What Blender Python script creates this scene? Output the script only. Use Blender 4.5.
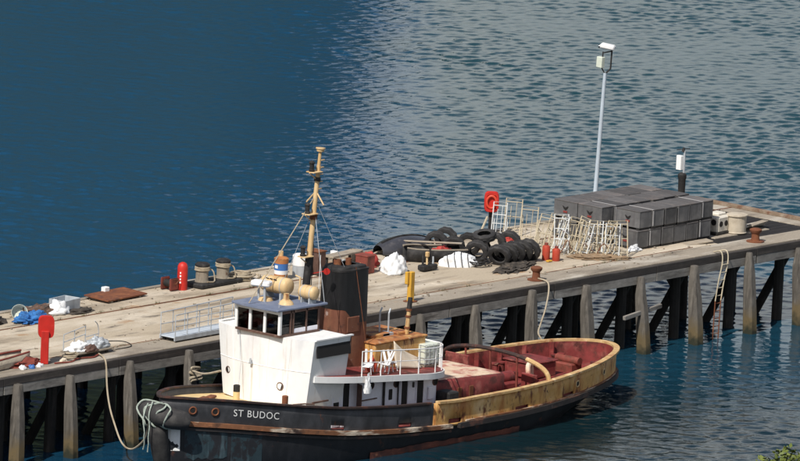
import bpy, bmesh, math, random
import numpy as np
from mathutils import Vector, Matrix, Euler, noise as mnoise
R = math.radians
for o in list(bpy.data.objects): bpy.data.objects.remove(o)
scn = bpy.context.scene
C = scn.collection

# ------------------------------------------------------------------ camera
cam_d = bpy.data.cameras.new('camera'); cam = bpy.data.objects.new('camera', cam_d); C.objects.link(cam)
cam_d.sensor_fit = 'HORIZONTAL'; cam_d.sensor_width = 36.0
cam_d.lens = 36.0 * 10000 / 800
cam_d.clip_start = 1.0; cam_d.clip_end = 20000
_R = Vector((0.66143379, -0.74877625, 0.04288898)); _U = Vector((0.1087871, 0.15236344, 0.98231907)); _F = Vector((0.7420719, 0.64507326, -0.18223553))
m = Matrix(((_R.x, _U.x, -_F.x), (_R.y, _U.y, -_F.y), (_R.z, _U.z, -_F.z))).to_4x4()
m.translation = Vector((-296.49, -257.557, 79.439))
cam.matrix_world = m
scn.camera = cam

# ------------------------------------------------------------------ sky and sun
SUN_AZ = (-0.97, -0.24)          # direction on the ground from which the sun shines
SUN_EL = 50.0
w = bpy.data.worlds.new('World'); scn.world = w; w.use_nodes = True
nt = w.node_tree; nt.nodes.clear()
sky = nt.nodes.new('ShaderNodeTexSky'); sky.sky_type = 'NISHITA'; sky.sun_disc = False
sky.sun_elevation = R(SUN_EL); sky.sun_rotation = math.atan2(SUN_AZ[0], SUN_AZ[1])
sky.air_density = 1.0; sky.dust_density = 2.0; sky.ozone_density = 1.5
bg = nt.nodes.new('ShaderNodeBackground'); bg.inputs[1].default_value = 0.09
wo = nt.nodes.new('ShaderNodeOutputWorld')
# cloud band added round the lower sky to brighten the water, clear blue overhead
tcw = nt.nodes.new('ShaderNodeTexCoord'); mpw = nt.nodes.new('ShaderNodeMapping'); mpw.inputs['Scale'].default_value = (1, 1, 2.2); nt.links.new(tcw.outputs['Generated'], mpw.inputs[0])
nzw = nt.nodes.new('ShaderNodeTexNoise'); nzw.inputs['Scale'].default_value = 3.2; nzw.inputs['Detail'].default_value = 8; nzw.inputs['Roughness'].default_value = .58; nt.links.new(mpw.outputs[0], nzw.inputs['Vector'])
cvw = nt.nodes.new('ShaderNodeMapRange'); nt.links.new(nzw.outputs[0], cvw.inputs[0]); cvw.inputs[1].default_value = .40; cvw.inputs[2].default_value = .58
spw = nt.nodes.new('ShaderNodeSeparateXYZ'); nt.links.new(tcw.outputs['Generated'], spw.inputs[0])
elw = nt.nodes.new('ShaderNodeMapRange'); elw.interpolation_type = 'SMOOTHSTEP'; nt.links.new(spw.outputs[2], elw.inputs[0]); elw.inputs[1].default_value = .62; elw.inputs[2].default_value = .28
mlw = nt.nodes.new('ShaderNodeMath'); mlw.operation = 'MULTIPLY'; nt.links.new(cvw.outputs[0], mlw.inputs[0]); nt.links.new(elw.outputs[0], mlw.inputs[1])
mxw = nt.nodes.new('ShaderNodeMix'); mxw.data_type = 'RGBA'; nt.links.new(mlw.outputs[0], mxw.inputs[0]); nt.links.new(sky.outputs[0], mxw.inputs[6]); mxw.inputs[7].default_value = (9.6, 9.6, 9.2, 1)
nt.links.new(mxw.outputs[2], bg.inputs[0]); nt.links.new(bg.outputs[0], wo.inputs[0])
sd = bpy.data.lights.new('sun', 'SUN'); sd.energy = 4.8; sd.angle = R(0.53); sd.color = (1.0, 0.95, 0.87)
so = bpy.data.objects.new('sun', sd); C.objects.link(so)
sv = Vector((SUN_AZ[0], SUN_AZ[1], 0)).normalized() * math.cos(R(SUN_EL)); sv.z = math.sin(R(SUN_EL))
so.rotation_euler = sv.to_track_quat('Z', 'Y').to_euler(); so.location = (-60, -60, 90)
scn.view_settings.view_transform = 'Standard'; scn.view_settings.look = 'None'
scn.view_settings.exposure = 0.0; scn.view_settings.gamma = 1.0

# ------------------------------------------------------------------ helpers
class B:
    """collects shapes; .obj() links them as one mesh object"""
    def __init__(s): s.bm = bmesh.new()
    def _bev(s, verts, w, seg=1):
        es = {e for v in verts for e in v.link_edges}
        bmesh.ops.bevel(s.bm, geom=list(es), offset=w, segments=seg, affect='EDGES', profile=0.5)
    def box(s, c, size, rot=None, bev=0, top=1.0):
        hx, hy, hz = (a / 2 for a in size); vs = []
        M = Euler(rot).to_matrix() if rot else None
        for z in (-1, 1):
            k = top if z > 0 else 1
            for x, y in ((-1, -1), (1, -1), (1, 1), (-1, 1)):
                p = Vector((x * hx * k, y * hy * k, z * hz))
                if M: p = M @ p
                vs.append(s.bm.verts.new(p + Vector(c)))
        for f in ((3, 2, 1, 0), (4, 5, 6, 7), (0, 1, 5, 4), (1, 2, 6, 5), (2, 3, 7, 6), (3, 0, 4, 7)):
            s.bm.faces.new([vs[i] for i in f])
        if bev: s._bev(vs, bev)
        return s
    def ring(s, c, ax, r, n, u=None, sx=1, sy=1):
        ax = Vector(ax).normalized()
        if u is None:
            u = Vector((0, 0, 1)).cross(ax)
            if u.length < 1e-4: u = Vector((1, 0, 0))
        u = u.normalized(); v = ax.cross(u)
        return [s.bm.verts.new(Vector(c) + (u * math.cos(2 * math.pi * i / n) * sx + v * math.sin(2 * math.pi * i / n) * sy) * r) for i in range(n)]
    def skin(s, a, b):
        n = len(a)
        for i in range(n): s.bm.faces.new((a[i], a[(i + 1) % n], b[(i + 1) % n], b[i]))
    def cyl(s, p0, p1, r0, r1=None, n=12, caps=True):
        r1 = r0 if r1 is None else r1; ax = Vector(p1) - Vector(p0)
        a = s.ring(p0, ax, r0, n); b = s.ring(p1, ax, r1, n); s.skin(a, b)
        if caps: s.bm.faces.new(a[::-1]); s.bm.faces.new(b)
        return s
    def tube(s, pts, r, n=6, closed=False):
        pts = [Vector(p) for p in pts]; rs = []; N = len(pts)
        rr = r if isinstance(r, (list, tuple)) else [r] * N
        u = None
        for i, p in enumerate(pts):
            a = pts[(i - 1) % N] if (i or closed) else p
            b = pts[(i + 1) % N] if (i < N - 1 or closed) else p
            t = (b - a).normalized()
            if u is None:
                u = Vector((0, 0, 1)).cross(t)
                if u.length < 1e-3: u = Vector((1, 0, 0))
            else: u = u - t * u.dot(t)
            u.normalize(); rs.append(s.ring(p, t, rr[i], n, u))
        for i in range(N - 1): s.skin(rs[i], rs[i + 1])
        if closed: s.skin(rs[-1], rs[0])
        else: s.bm.faces.new(rs[0][::-1]); s.bm.faces.new(rs[-1])
        return s
    def lathe(s, prof, c=(0, 0, 0), ax=(0, 0, 1), n=20, closed=False, caps=True):
        """prof: list of (radius, distance along axis)"""
        ax = Vector(ax).normalized(); rs = [s.ring(Vector(c) + ax * h, ax, max(r, 1e-4), n) for r, h in prof]
        for i in range(len(rs) - 1): s.skin(rs[i], rs[i + 1])
        if closed: s.skin(rs[-1], rs[0])
        elif caps: s.bm.faces.new(rs[0][::-1]); s.bm.faces.new(rs[-1])
        return s
    def prism(s, poly, z0, z1, bev=0):
        """z0, z1: numbers or functions of (x, y)"""
        f0 = z0 if callable(z0) else (lambda x, y: z0); f1 = z1 if callable(z1) else (lambda x, y: z1)
        a = [s.bm.verts.new((x, y, f0(x, y))) for x, y in poly]; b = [s.bm.verts.new((x, y, f1(x, y))) for x, y in poly]
        s.skin(a, b); s.bm.faces.new(a[::-1]); s.bm.faces.new(b)
        if bev: s._bev(a + b, bev)
        return s
    def grid(s, rows, wrap=False):
        vs = [[s.bm.verts.new(p) for p in r] for r in rows]
        for i in range(len(vs) - 1):
            n = len(vs[i])
            for j in range(n if wrap else n - 1):
                s.bm.faces.new((vs[i][j], vs[i][(j + 1) % n], vs[i + 1][(j + 1) % n], vs[i + 1][j]))
        return vs
    def quad(s, *p): s.bm.faces.new([s.bm.verts.new(q) for q in p]); return s
    def lump(s, c, rx, ry, h, seed=0, nu=22, nv=10, amp=.25, freq=2.2, rz=0, sharp=1.0):
        rows = []; cr, sr = math.cos(rz), math.sin(rz)
        for j in range(nv + 1):
            el = j / nv * math.pi / 2; row = []
            for i in range(nu):
                a = 2 * math.pi * i / nu
                d = Vector((math.cos(a) * math.cos(el), math.sin(a) * math.cos(el), math.sin(el) ** sharp))
                k = 1 + amp * mnoise.noise(d * freq + Vector((seed * 7.3, seed * 3.1, 0))) + amp * .5 * mnoise.noise(d * freq * 2.7 + Vector((0, seed * 5.1, 0)))
                x, y = d.x * rx * k, d.y * ry * k
                row.append((c[0] + x * cr - y * sr, c[1] + x * sr + y * cr, c[2] + d.z * h * k))
            rows.append(row)
        vs = s.grid(rows, wrap=True); s.bm.faces.new(vs[-1]); s.bm.faces.new(vs[0][::-1]); return s
    def obj(s, name, mat, parent=None, angle=35, flat=False):
        bmesh.ops.recalc_face_normals(s.bm, faces=s.bm.faces[:])
        me = bpy.data.meshes.new(name); s.bm.to_mesh(me); s.bm.free()
        if not flat:
            for p in me.polygons: p.use_smooth = True
            me.set_sharp_from_angle(angle=R(angle))
        o = bpy.data.objects.new(name, me); C.objects.link(o)
        if mat: me.materials.append(mat)
        if parent: o.parent = parent
        return o

def tag(o, label=None, cat=None, group=None, kind=None):
    if label: o['label'] = label
    if cat: o['category'] = cat
    if group: o['group'] = group
    if kind: o['kind'] = kind
    return o
def thing(name, label, cat, loc=(0, 0, 0), rot=(0, 0, 0), group=None):
    o = bpy.data.objects.new(name, None); C.objects.link(o); o.location = loc
    o.rotation_euler = rot if isinstance(rot, (tuple, list)) else (0, 0, rot)
    o.empty_display_size = .2
    return tag(o, label, cat, group)
def copy_tree(o, parent=None):
    c = o.copy(); C.objects.link(c); c.parent = parent
    for ch in list(o.children): copy_tree(ch, c)
    return c
def spline(pts, n=8):
    P = [Vector(p) for p in pts]; P = [P[0] * 2 - P[1]] + P + [P[-1] * 2 - P[-2]]; out = []
    for i in range(1, len(P) - 2):
        a, b, c, d = P[i - 1:i + 3]
        for k in range(n):
            t = k / n
            out.append(.5 * (2 * b + (c - a) * t + (2 * a - 5 * b + 4 * c - d) * t * t + (3 * b - a - 3 * c + d) * t ** 3))
    out.append(P[-2]); return out
def wobble(pts, a, f=1.3, seed=0):
    return [Vector(p) + Vector((mnoise.noise(Vector(p) * f + Vector((seed, 0, 0))), mnoise.noise(Vector(p) * f + Vector((0, seed + 9, 0))), mnoise.noise(Vector(p) * f + Vector((0, 5, seed))))) * a for p in pts]

# ------------------------------------------------------------------ materials
MATS = {}
def M(name, base, layers=(), rough=.7, metal=0., bump=.0, bscale=18., var=.2, vscale=3., rnd=0., spec=.4, world=False, rlayers=None):
    """layers: (colour, scale, lo, hi, stretch) blotches of another colour laid over the base one after another"""
    mt = bpy.data.materials.new(name); mt.use_nodes = True; t = mt.node_tree; N = t.nodes; L = t.links
    bs = N['Principled BSDF']; bs.inputs['Roughness'].default_value = rough; bs.inputs['Metallic'].default_value = metal
    bs.inputs['Specular IOR Level'].default_value = spec
    if world:
        tc = N.new('ShaderNodeNewGeometry').outputs['Position']
    else:
        tc = N.new('ShaderNodeTexCoord').outputs['Object']
    oi = N.new('ShaderNodeObjectInfo')
    off = N.new('ShaderNodeVectorMath'); off.operation = 'MULTIPLY_ADD'
    cx = N.new('ShaderNodeCombineXYZ')
    for k in range(3): L.new(oi.outputs['Random'], cx.inputs[k])
    L.new(cx.outputs[0], off.inputs[0]); off.inputs[1].default_value = (13., 7., 5.) if not world else (0, 0, 0); L.new(tc, off.inputs[2])
    co = off.outputs[0]
    def noi(scale, stretch=(1, 1, 1), det=7., rg=.62):
        mp = N.new('ShaderNodeMapping'); mp.inputs['Scale'].default_value = stretch; L.new(co, mp.inputs[0])
        n = N.new('ShaderNodeTexNoise'); n.inputs['Scale'].default_value = scale; n.inputs['Detail'].default_value = det; n.inputs['Roughness'].default_value = rg
        L.new(mp.outputs[0], n.inputs['Vector']); return n.outputs[0]
    def rng(x, a, b, c=0., d=1.):
        r = N.new('ShaderNodeMapRange'); L.new(x, r.inputs[0])
        for i, v in enumerate((a, b, c, d)): r.inputs[i + 1].default_value = v
        return r.outputs[0]
    col = N.new('ShaderNodeRGB'); col.outputs[0].default_value = (*base, 1); cur = col.outputs[0]
    for (lc, sc, lo, hi, st) in layers:
        mx = N.new('ShaderNodeMix'); mx.data_type = 'RGBA'
        L.new(rng(noi(sc, st), lo, hi), mx.inputs[0]); L.new(cur, mx.inputs[6]); mx.inputs[7].default_value = (*lc, 1); cur = mx.outputs[2]
    if var or rnd:
        a = rng(noi(vscale), .25, .75, 1 - var, 1 + var)
        if rnd:
            mu = N.new('ShaderNodeMath'); mu.operation = 'MULTIPLY'; L.new(a, mu.inputs[0]); L.new(rng(oi.outputs['Random'], 0, 1, 1 - rnd, 1 + rnd), mu.inputs[1]); a = mu.outputs[0]
        hs = N.new('ShaderNodeHueSaturation'); L.new(a, hs.inputs['Value']); L.new(cur, hs.inputs['Color']); cur = hs.outputs[0]
    L.new(cur, bs.inputs['Base Color'])
    if bump:
        b = N.new('ShaderNodeBump'); b.inputs['Strength'].default_value = bump; b.inputs['Distance'].default_value = .02
        L.new(noi(bscale), b.inputs['Height']); L.new(b.outputs[0], bs.inputs['Normal'])
    MATS[name] = mt; return mt
V = (1, 1, .15); I = (1, 1, 1)
RUST = (.16, .055, .025); RUSTD = (.07, .028, .018)
concrete = M('concrete', (.40, .335, .25), [((.52, .455, .365), .3, .46, .62, (.6, 1.6, 1)), ((.21, .17, .125), .45, .50, .64, (.35, 1.6, 1)), ((.12, .10, .08), 1.3, .58, .72, (.35, 1.3, 1)), ((.30, .17, .08), .7, .60, .74, (.8, 1.6, 1)), ((.10, .085, .07), 5.5, .66, .74, I)], rough=.9, bump=.25, bscale=9, var=.16, vscale=14, world=True)
concrete2 = M('edge_concrete', (.29, .25, .20), [((.42, .385, .33), .5, .52, .66, (.6, 2, 1)), ((.15, .125, .10), .6, .5, .7, (.6, 2, 1)), ((.30, .17, .08), .9, .64, .8, I)], rough=.9, bump=.25, bscale=9, var=.2, vscale=12, world=True)
tarred = M('tarred_timber', (.042, .036, .033), [((.095, .08, .068), 2, .5, .75, (.2, 1, 3))], rough=.8, bump=.3, var=.3)
greyed = M('greyed_timber', (.23, .215, .195), [((.10, .09, .08), 2.5, .48, .68, (.3, 1, 2)), ((.33, .31, .28), 3, .55, .75, (.4, 1, 3))], rough=.85, bump=.35, var=.25, rnd=.12)
pilem = M('pile_timber', (.098, .088, .076), [((.038, .033, .028), 3, .5, .7, (2, 2, .12)), ((.17, .155, .135), 3.5, .54, .7, (2, 2, .15))], rough=.85, bump=.4, bscale=10, var=.2, rnd=.12)
weedm = M('pile_weed', (.105, .085, .045), [((.05, .05, .025), 4, .45, .65, I), ((.17, .13, .07), 6, .55, .72, V)], rough=.75, bump=.6, bscale=14, var=.3)
def weed_on(mt, colour, z_mid, spread):
    """weed and silt on the foot of a pile, ragged upper edge, by height above the water"""
    t = mt.node_tree; N = t.nodes; L = t.links; bs = N['Principled BSDF']; src = bs.inputs['Base Color'].links[0].from_socket
    g = N.new('ShaderNodeNewGeometry'); sp = N.new('ShaderNodeSeparateXYZ'); L.new(g.outputs['Position'], sp.inputs[0])
    n = N.new('ShaderNodeTexNoise'); n.inputs['Scale'].default_value = 2.2; n.inputs['Detail'].default_value = 6; L.new(g.outputs['Position'], n.inputs['Vector'])
    m1 = N.new('ShaderNodeMath'); m1.operation = 'MULTIPLY_ADD'; L.new(n.outputs[0], m1.inputs[0]); m1.inputs[1].default_value = spread * 2; L.new(sp.outputs[2], m1.inputs[2])
    r = N.new('ShaderNodeMapRange'); L.new(m1.outputs[0], r.inputs[0]); r.inputs[1].default_value = z_mid + spread + .35; r.inputs[2].default_value = z_mid + spread - .35
    for c, lo, hi in ((colour, 1.0, 0.0),):
        mx = N.new('ShaderNodeMix'); mx.data_type = 'RGBA'; L.new(r.outputs[0], mx.inputs[0]); L.new(src, mx.inputs[6]); mx.inputs[7].default_value = (*c, 1); src = mx.outputs[2]
    r2 = N.new('ShaderNodeMapRange'); L.new(m1.outputs[0], r2.inputs[0]); r2.inputs[1].default_value = .45 + spread; r2.inputs[2].default_value = .1 + spread
    mx = N.new('ShaderNodeMix'); mx.data_type = 'RGBA'; L.new(r2.outputs[0], mx.inputs[0]); L.new(src, mx.inputs[6]); mx.inputs[7].default_value = (.022, .024, .014, 1)
    L.new(mx.outputs[2], bs.inputs['Base Color'])
weed_on(pilem, (.115, .085, .042), .9, .7)
bitumen = M('bitumen', (.013, .011, .011), [((.03, .024, .022), 2, .5, .75, I)], rough=.75, bump=.2, var=.3)
kerbm = M('rusty_brown_kerb', (.20, .145, .10), [((.30, .25, .2), 1.2, .5, .7, I), ((.13, .06, .035), 2, .5, .68, I)], rough=.85, bump=.2, var=.2)
darkpile = M('dark_pile', (.028, .025, .022), [((.06, .05, .045), 3, .52, .7, (2, 2, .2))], rough=.8, bump=.3, var=.3)  # darker timber for the bearing piles and rakers
blackpaint = M('faded_black_paint', (.028, .029, .033), [((.075, .077, .085), 1.1, .40, .75, (1, 1, .5)), ((.10, .10, .11), 2.2, .6, .85, (1, 1, .35)), (RUST, 2.6, .66, .74, (1, 1, .3))], rough=.55, bump=.12, var=.2)
yellowpaint = M('yellow_paint', (.60, .34, .11), [((.70, .48, .24), 1.2, .48, .66, (1, 1, .6)), ((.42, .17, .045), 1.9, .49, .64, (1.2, 1.2, .38)), (RUST, 2.8, .555, .64, (1.2, 1.2, .40)), ((.05, .025, .02), 4.5, .64, .70, I)], rough=.6, bump=.12, var=.14)
hullm = M('hull_black', (.012, .013, .016), [((.035, .035, .04), 1.4, .5, .8, (1, 1, .4)), ((.10, .04, .025), 2.0, .64, .72, (.6, 1, .6))], rough=.5, bump=.1, var=.3)
tealm = M('faded_teal_paint', (.020, .038, .048), [((.015, .016, .02), 1.6, .52, .56, I), ((.05, .08, .095), 3, .58, .7, V)], rough=.6, var=.25)
bootm = M('red_boot_paint', (.16, .05, .032), [((.05, .022, .02), 1.5, .45, .62, (.5, 1, 1)), ((.26, .11, .06), 3, .6, .75, I)], rough=.6, var=.3)
whitep = M('white_paint', (.80, .80, .79), [((.62, .62, .64), .9, .48, .72, (1, 1, .35)), ((.50, .40, .30), 2.6, .60, .76, (1.6, 1.6, .10)), ((.42, .24, .12), 5.0, .68, .76, (1.6, 1.6, .13))], rough=.5, bump=.05, var=.04)
shadep = M('shaded_white_paint', (.78, .78, .85), [((.64, .64, .72), 1.1, .5, .75, (1, 1, .4)), ((.30, .16, .10), 3.4, .69, .77, (1.2, 1.2, .18))], rough=.55, bump=.05, var=.08)  # white paint copy with the lavender of sky shade put into its colour
rustdark = M('dark_rusty_black', (.035, .022, .02), [((.12, .045, .03), 2.5, .5, .7, I)], rough=.7, var=.25)
capm = M('worn_tan_rail', (.50, .33, .15), [((.30, .12, .05), 2.2, .5, .66, I), ((.60, .46, .28), 3, .55, .7, I)], rough=.65, bump=.1, var=.2)
deckred = M('red_deck_paint', (.19, .032, .030), [((.27, .085, .07), 1.4, .5, .66, I), ((.085, .022, .018), 2.0, .48, .62, I), ((.40, .22, .15), 4, .66, .76, I)], rough=.6, bump=.15, var=.22)
peeled = M('peeled_deck', (.62, .47, .34), [((.40, .14, .11), 1.0, .47, .60, (1, 1.6, 1)), ((.70, .60, .48), 2.4, .52, .66, I)], rough=.8, bump=.15, var=.15)
deckyel = M('yellow_deck_paint', (.68, .50, .25), [((.55, .36, .14), 1.0, .5, .7, I), ((.30, .15, .07), 2.6, .62, .72, I), ((.72, .60, .40), 2.0, .56, .72, I)], rough=.65, bump=.1, var=.12)
orangep = M('orange_rust_paint', (.38, .15, .05), [((.56, .34, .12), 1.6, .5, .66, I), ((.16, .055, .028), 2.4, .48, .64, I), ((.45, .30, .18), 4, .6, .7, I)], rough=.7, bump=.15, var=.2)
funblack = M('funnel_black', (.009, .009, .010), [((.024, .024, .027), 1.8, .52, .78, V), ((.07, .07, .07), 5, .70, .76, V)], rough=.42, bump=.06, var=.25)
funrust = M('funnel_rust', (.15, .055, .032), [((.22, .10, .055), 1.5, .45, .7, V), ((.36, .27, .24), 1.1, .60, .66, I), ((.06, .03, .022), 2.4, .58, .72, I)], rough=.75, bump=.2, var=.2)
cream = M('cream_paint', (.60, .43, .23), [((.46, .28, .11), 2.0, .48, .68, V), ((.24, .10, .04), 4.5, .60, .70, V)], rough=.5, bump=.05, var=.1)
rustm = M('rust', RUST, [((.26, .10, .04), 2.2, .5, .7, I), (RUSTD, 3, .5, .68, I)], rough=.85, bump=.35, var=.3, rnd=.1)
rustred = M('rusty_red', (.20, .045, .032), [((.11, .035, .022), 2.6, .48, .68, I), ((.28, .12, .07), 5, .62, .74, I)], rough=.75, bump=.2, var=.25)
strakem = M('rub_rail_mixed', (.20, .085, .04), [((.62, .53, .42), .9, .50, .58, (.45, .45, 3)), ((.05, .03, .024), 1.8, .52, .64, (.6, .6, 1)), ((.42, .17, .07), 3, .6, .72, I)], rough=.8, bump=.4, var=.25)
strakeblk = M('rub_rail_black', (.028, .024, .024), [((.16, .07, .045), 1.3, .54, .66, (.5, .5, 1)), ((.09, .07, .065), 2.6, .6, .7, I)], rough=.7, bump=.3, var=.3)
redgloss = M('signal_red', (.50, .024, .016), [((.36, .02, .015), 1.8, .45, .75, V), ((.55, .10, .07), 6, .66, .76, I)], rough=.5, var=.15, rnd=.04)
rubber = M('tyre_rubber', (.024, .023, .024), [((.055, .052, .05), 2.5, .45, .7, I)], rough=.8, bump=.15, var=.25, rnd=.25)
blacks = M('dull_black', (.018, .017, .017), [((.05, .047, .045), 3, .5, .75, I)], rough=.7, bump=.15, var=.3)
galv = M('galvanised_steel', (.42, .45, .48), [((.30, .31, .33), 3, .5, .7, V), ((.25, .14, .08), 5, .70, .78, V)], rough=.5, metal=.15, var=.12)
lampm = M('pale_blue_grey_pole', (.42, .48, .54), [((.33, .37, .41), 2, .5, .7, V)], rough=.45, var=.1)
cageA = M('cream_tube', (.46, .40, .29), [((.36, .20, .09), 5, .58, .7, I)], rough=.6, var=.15, rnd=.1)
cageB = M('white_tube', (.58, .60, .60), [((.40, .28, .18), 5, .62, .74, I)], rough=.55, var=.1)
cratem = M('dark_grey_crate', (.085, .085, .088), [((.135, .132, .132), 1.6, .48, .7, I), ((.06, .056, .058), 3, .52, .7, V)], rough=.6, bump=.12, var=.2, rnd=.28)
cratelid = M('crate_lid', (.098, .092, .092), [((.145, .122, .112), 1.3, .5, .72, I), ((.075, .07, .07), 2.4, .55, .7, I)], rough=.7, bump=.15, var=.22, rnd=.32)
strapm = M('pale_strap', (.42, .41, .41), rough=.6, var=.12)
cloth = M('white_sheet', (.72, .73, .74), [((.52, .52, .53), 2.5, .5, .75, I)], rough=.85, bump=.3, bscale=7, var=.08)
cloth2 = M('cream_canvas', (.66, .57, .45), [((.50, .40, .30), 2, .5, .75, I)], rough=.85, bump=.2, var=.1)
bluenet = M('blue_net', (.035, .16, .42), [((.02, .08, .24), 5, .45, .65, I), ((.16, .33, .55), 9, .6, .72, I)], rough=.8, bump=.9, bscale=22, var=.3)
darknet = M('dark_net', (.045, .038, .032), [((.10, .08, .06), 6, .5, .7, I)], rough=.9, bump=.9, bscale=22, var=.4)
ropem = M('pale_rope', (.40, .34, .25), [((.24, .19, .13), 3, .48, .66, I)], rough=.9, bump=.6, bscale=60, var=.15)
ropeg = M('pale_green_rope', (.36, .41, .36), [((.18, .22, .19), 8, .5, .7, I)], rough=.9, bump=.6, bscale=60, var=.15)
tanm = M('tan_paint', (.48, .42, .33), [((.35, .29, .22), 2.2, .5, .72, I), ((.2, .12, .07), 4, .66, .76, I)], rough=.7, bump=.15, var=.15)
bollm = M('grey_brown_bollard', (.24, .205, .16), [((.13, .105, .08), 2.5, .46, .66, V), ((.10, .05, .03), 4, .6, .72, I)], rough=.75, bump=.2, var=.2)
palem = M('pale_machine_paint', (.66, .62, .54), [((.48, .43, .36), 2.4, .5, .7, I)], rough=.6, bump=.1, var=.1)
woodm = M('weathered_wood', (.30, .255, .20), [((.18, .145, .11), 3, .48, .68, (.3, 2, 2)), ((.42, .39, .34), 3, .56, .72, (.3, 2, 2))], rough=.85, bump=.3, var=.25, rnd=.18)
ibcm = M('ibc_plastic', (.60, .64, .55), [((.48, .52, .44), 1.8, .5, .75, I)], rough=.35, var=.08)
bluep = M('blue_paint', (.04, .13, .36), rough=.5, var=.15)
roofm = M('blue_grey_roof', (.14, .17, .25), [((.20, .225, .29), 1.5, .48, .7, I), ((.09, .10, .14), 3, .55, .72, I)], rough=.7, bump=.15, var=.12)
brownp = M('brown_trim', (.10, .055, .042), [((.20, .13, .10), 3, .55, .72, I)], rough=.6, var=.2)
interior = M('dark_interior', (.06, .05, .045), rough=.8, var=.2)
mark_white = M('white_mark', (.78, .78, .76), [((.45, .44, .42), 6, .60, .72, I)], rough=.6, var=.05)
mark_dark = M('dark_mark', (.012, .011, .011), rough=.7, var=.1)
mark_red = M('dull_red_mark', (.20, .035, .03), rough=.7, var=.15)
lens = M('lamp_glass', (.02, .025, .03), rough=.1, var=0)
bark = M('bark', (.10, .075, .05), [((.16, .13, .10), 5, .5, .7, V)], rough=.9, bump=.4)
leafm = M('leaf', (.11, .14, .025), [((.14, .15, .03), .9, .45, .65, I), ((.045, .075, .016), 1.6, .5, .7, I)], rough=.55, var=.25, vscale=6)
hillm = M('hill_scrub', (.055, .075, .028), [((.10, .10, .045), .05, .45, .65, I), ((.03, .045, .018), .11, .5, .66, I)], rough=.9, bump=.4, bscale=.6, var=.3, vscale=.3)
shield_green = M('shield_woodland', (.016, .028, .014), [((.028, .038, .018), .03, .45, .65, I)], rough=.95, var=.35, vscale=.1)

def glass_mat(name, tint, alpha):
    mt = bpy.data.materials.new(name); mt.use_nodes = True; t = mt.node_tree; N = t.nodes; L = t.links; N.clear()
    tr = N.new('ShaderNodeBsdfTransparent'); tr.inputs[0].default_value = (*tint, 1)
    gl = N.new('ShaderNodeBsdfGlossy'); gl.inputs['Roughness'].default_value = .03
    fr = N.new('ShaderNodeFresnel'); fr.inputs[0].default_value = 1.5
    mx = N.new('ShaderNodeMixShader'); ou = N.new('ShaderNodeOutputMaterial')
    L.new(fr.outputs[0], mx.inputs[0]); L.new(tr.outputs[0], mx.inputs[1]); L.new(gl.outputs[0], mx.inputs[2]); L.new(mx.outputs[0], ou.inputs[0])
    return mt
glass = glass_mat('window_glass', (.55, .6, .62), .5)

# ------------------------------------------------------------------ water (one sheet with real waves)
def water_material():
    mt = bpy.data.materials.new('sea_water'); mt.use_nodes = True; t = mt.node_tree; N = t.nodes; L = t.links
    bs = N['Principled BSDF']
    tc = N.new('ShaderNodeTexCoord').outputs['Object']       # x: across the view, y: away over the harbour
    def noi(scale, st, det=4., rg=.55, dist=0.):
        mp = N.new('ShaderNodeMapping'); mp.inputs['Scale'].default_value = st; mp.inputs['Rotation'].default_value = (0, 0, R(8)); L.new(tc, mp.inputs[0])
        n = N.new('ShaderNodeTexNoise'); n.inputs['Scale'].default_value = scale; n.inputs['Detail'].default_value = det; n.inputs['Roughness'].default_value = rg; n.inputs['Distortion'].default_value = dist
        L.new(mp.outputs[0], n.inputs['Vector']); return n.outputs[0]
    def rng(x, a, b, c=0., d=1., smooth=False):
        r = N.new('ShaderNodeMapRange'); L.new(x, r.inputs[0])
        if smooth: r.interpolation_type = 'SMOOTHSTEP'
        for i, v in enumerate((a, b, c, d)): r.inputs[i + 1].default_value = v
        return r.outputs[0]
    def ma(op, a, b):
        n = N.new('ShaderNodeMath'); n.operation = op
        for i, x in enumerate((a, b)):
            if isinstance(x, (int, float)): n.inputs[i].default_value = x
            else: L.new(x, n.inputs[i])
        return n.outputs[0]
    sp = N.new('ShaderNodeSeparateXYZ'); L.new(tc, sp.inputs[0]); X, Y = sp.outputs[0], sp.outputs[1]
    # reflections painted into the body colour; a breeze ruffles the left a little more
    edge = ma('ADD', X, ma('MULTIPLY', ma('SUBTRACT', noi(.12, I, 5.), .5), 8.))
    calm_sky_refl = rng(edge, -3., 3., smooth=True)
    mixc = N.new('ShaderNodeMix'); mixc.data_type = 'RGBA'; L.new(calm_sky_refl, mixc.inputs[0])
    mixc.inputs[6].default_value = (.007, .048, .102, 1); mixc.inputs[7].default_value = (.012, .042, .052, 1)  # blue left, grey-green right: reflected sky difference put into the body colour
    nearc = N.new('ShaderNodeMix'); nearc.data_type = 'RGBA'; L.new(rng(Y, 75., 15., 0., 1., True), nearc.inputs[0]); nearc.inputs[6].default_value = (.012, .042, .052, 1); nearc.inputs[7].default_value = (.007, .040, .068, 1); L.new(nearc.outputs[2], mixc.inputs[7])  # bluer towards the pier, a painted change of sky reflection
    pier_refl = N.new('ShaderNodeMix'); pier_refl.data_type = 'RGBA'
    L.new(ma('MULTIPLY', rng(Y, 9., -5., 0., 1., True), rng(X, -8., 6., .3, 1., True)), pier_refl.inputs[0]); L.new(mixc.outputs[2], pier_refl.inputs[6]); pier_refl.inputs[7].default_value = (.003, .015, .020, 1)  # dark reflection of pier and shore painted into the nearer water
    L.new(pier_refl.outputs[2], bs.inputs['Base Color'])
    bs.inputs['IOR'].default_value = 1.333
    bs.inputs['Roughness'].default_value = .03
    b1 = N.new('ShaderNodeBump'); b1.inputs['Distance'].default_value = .06
    L.new(noi(3.0, (.7, 1.5, 1), 3., .55, .5), b1.inputs['Height']); L.new(rng(calm_sky_refl, 0., 1., .34, .22), b1.inputs['Strength'])
    L.new(b1.outputs[0], bs.inputs['Normal'])
    return mt
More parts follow.
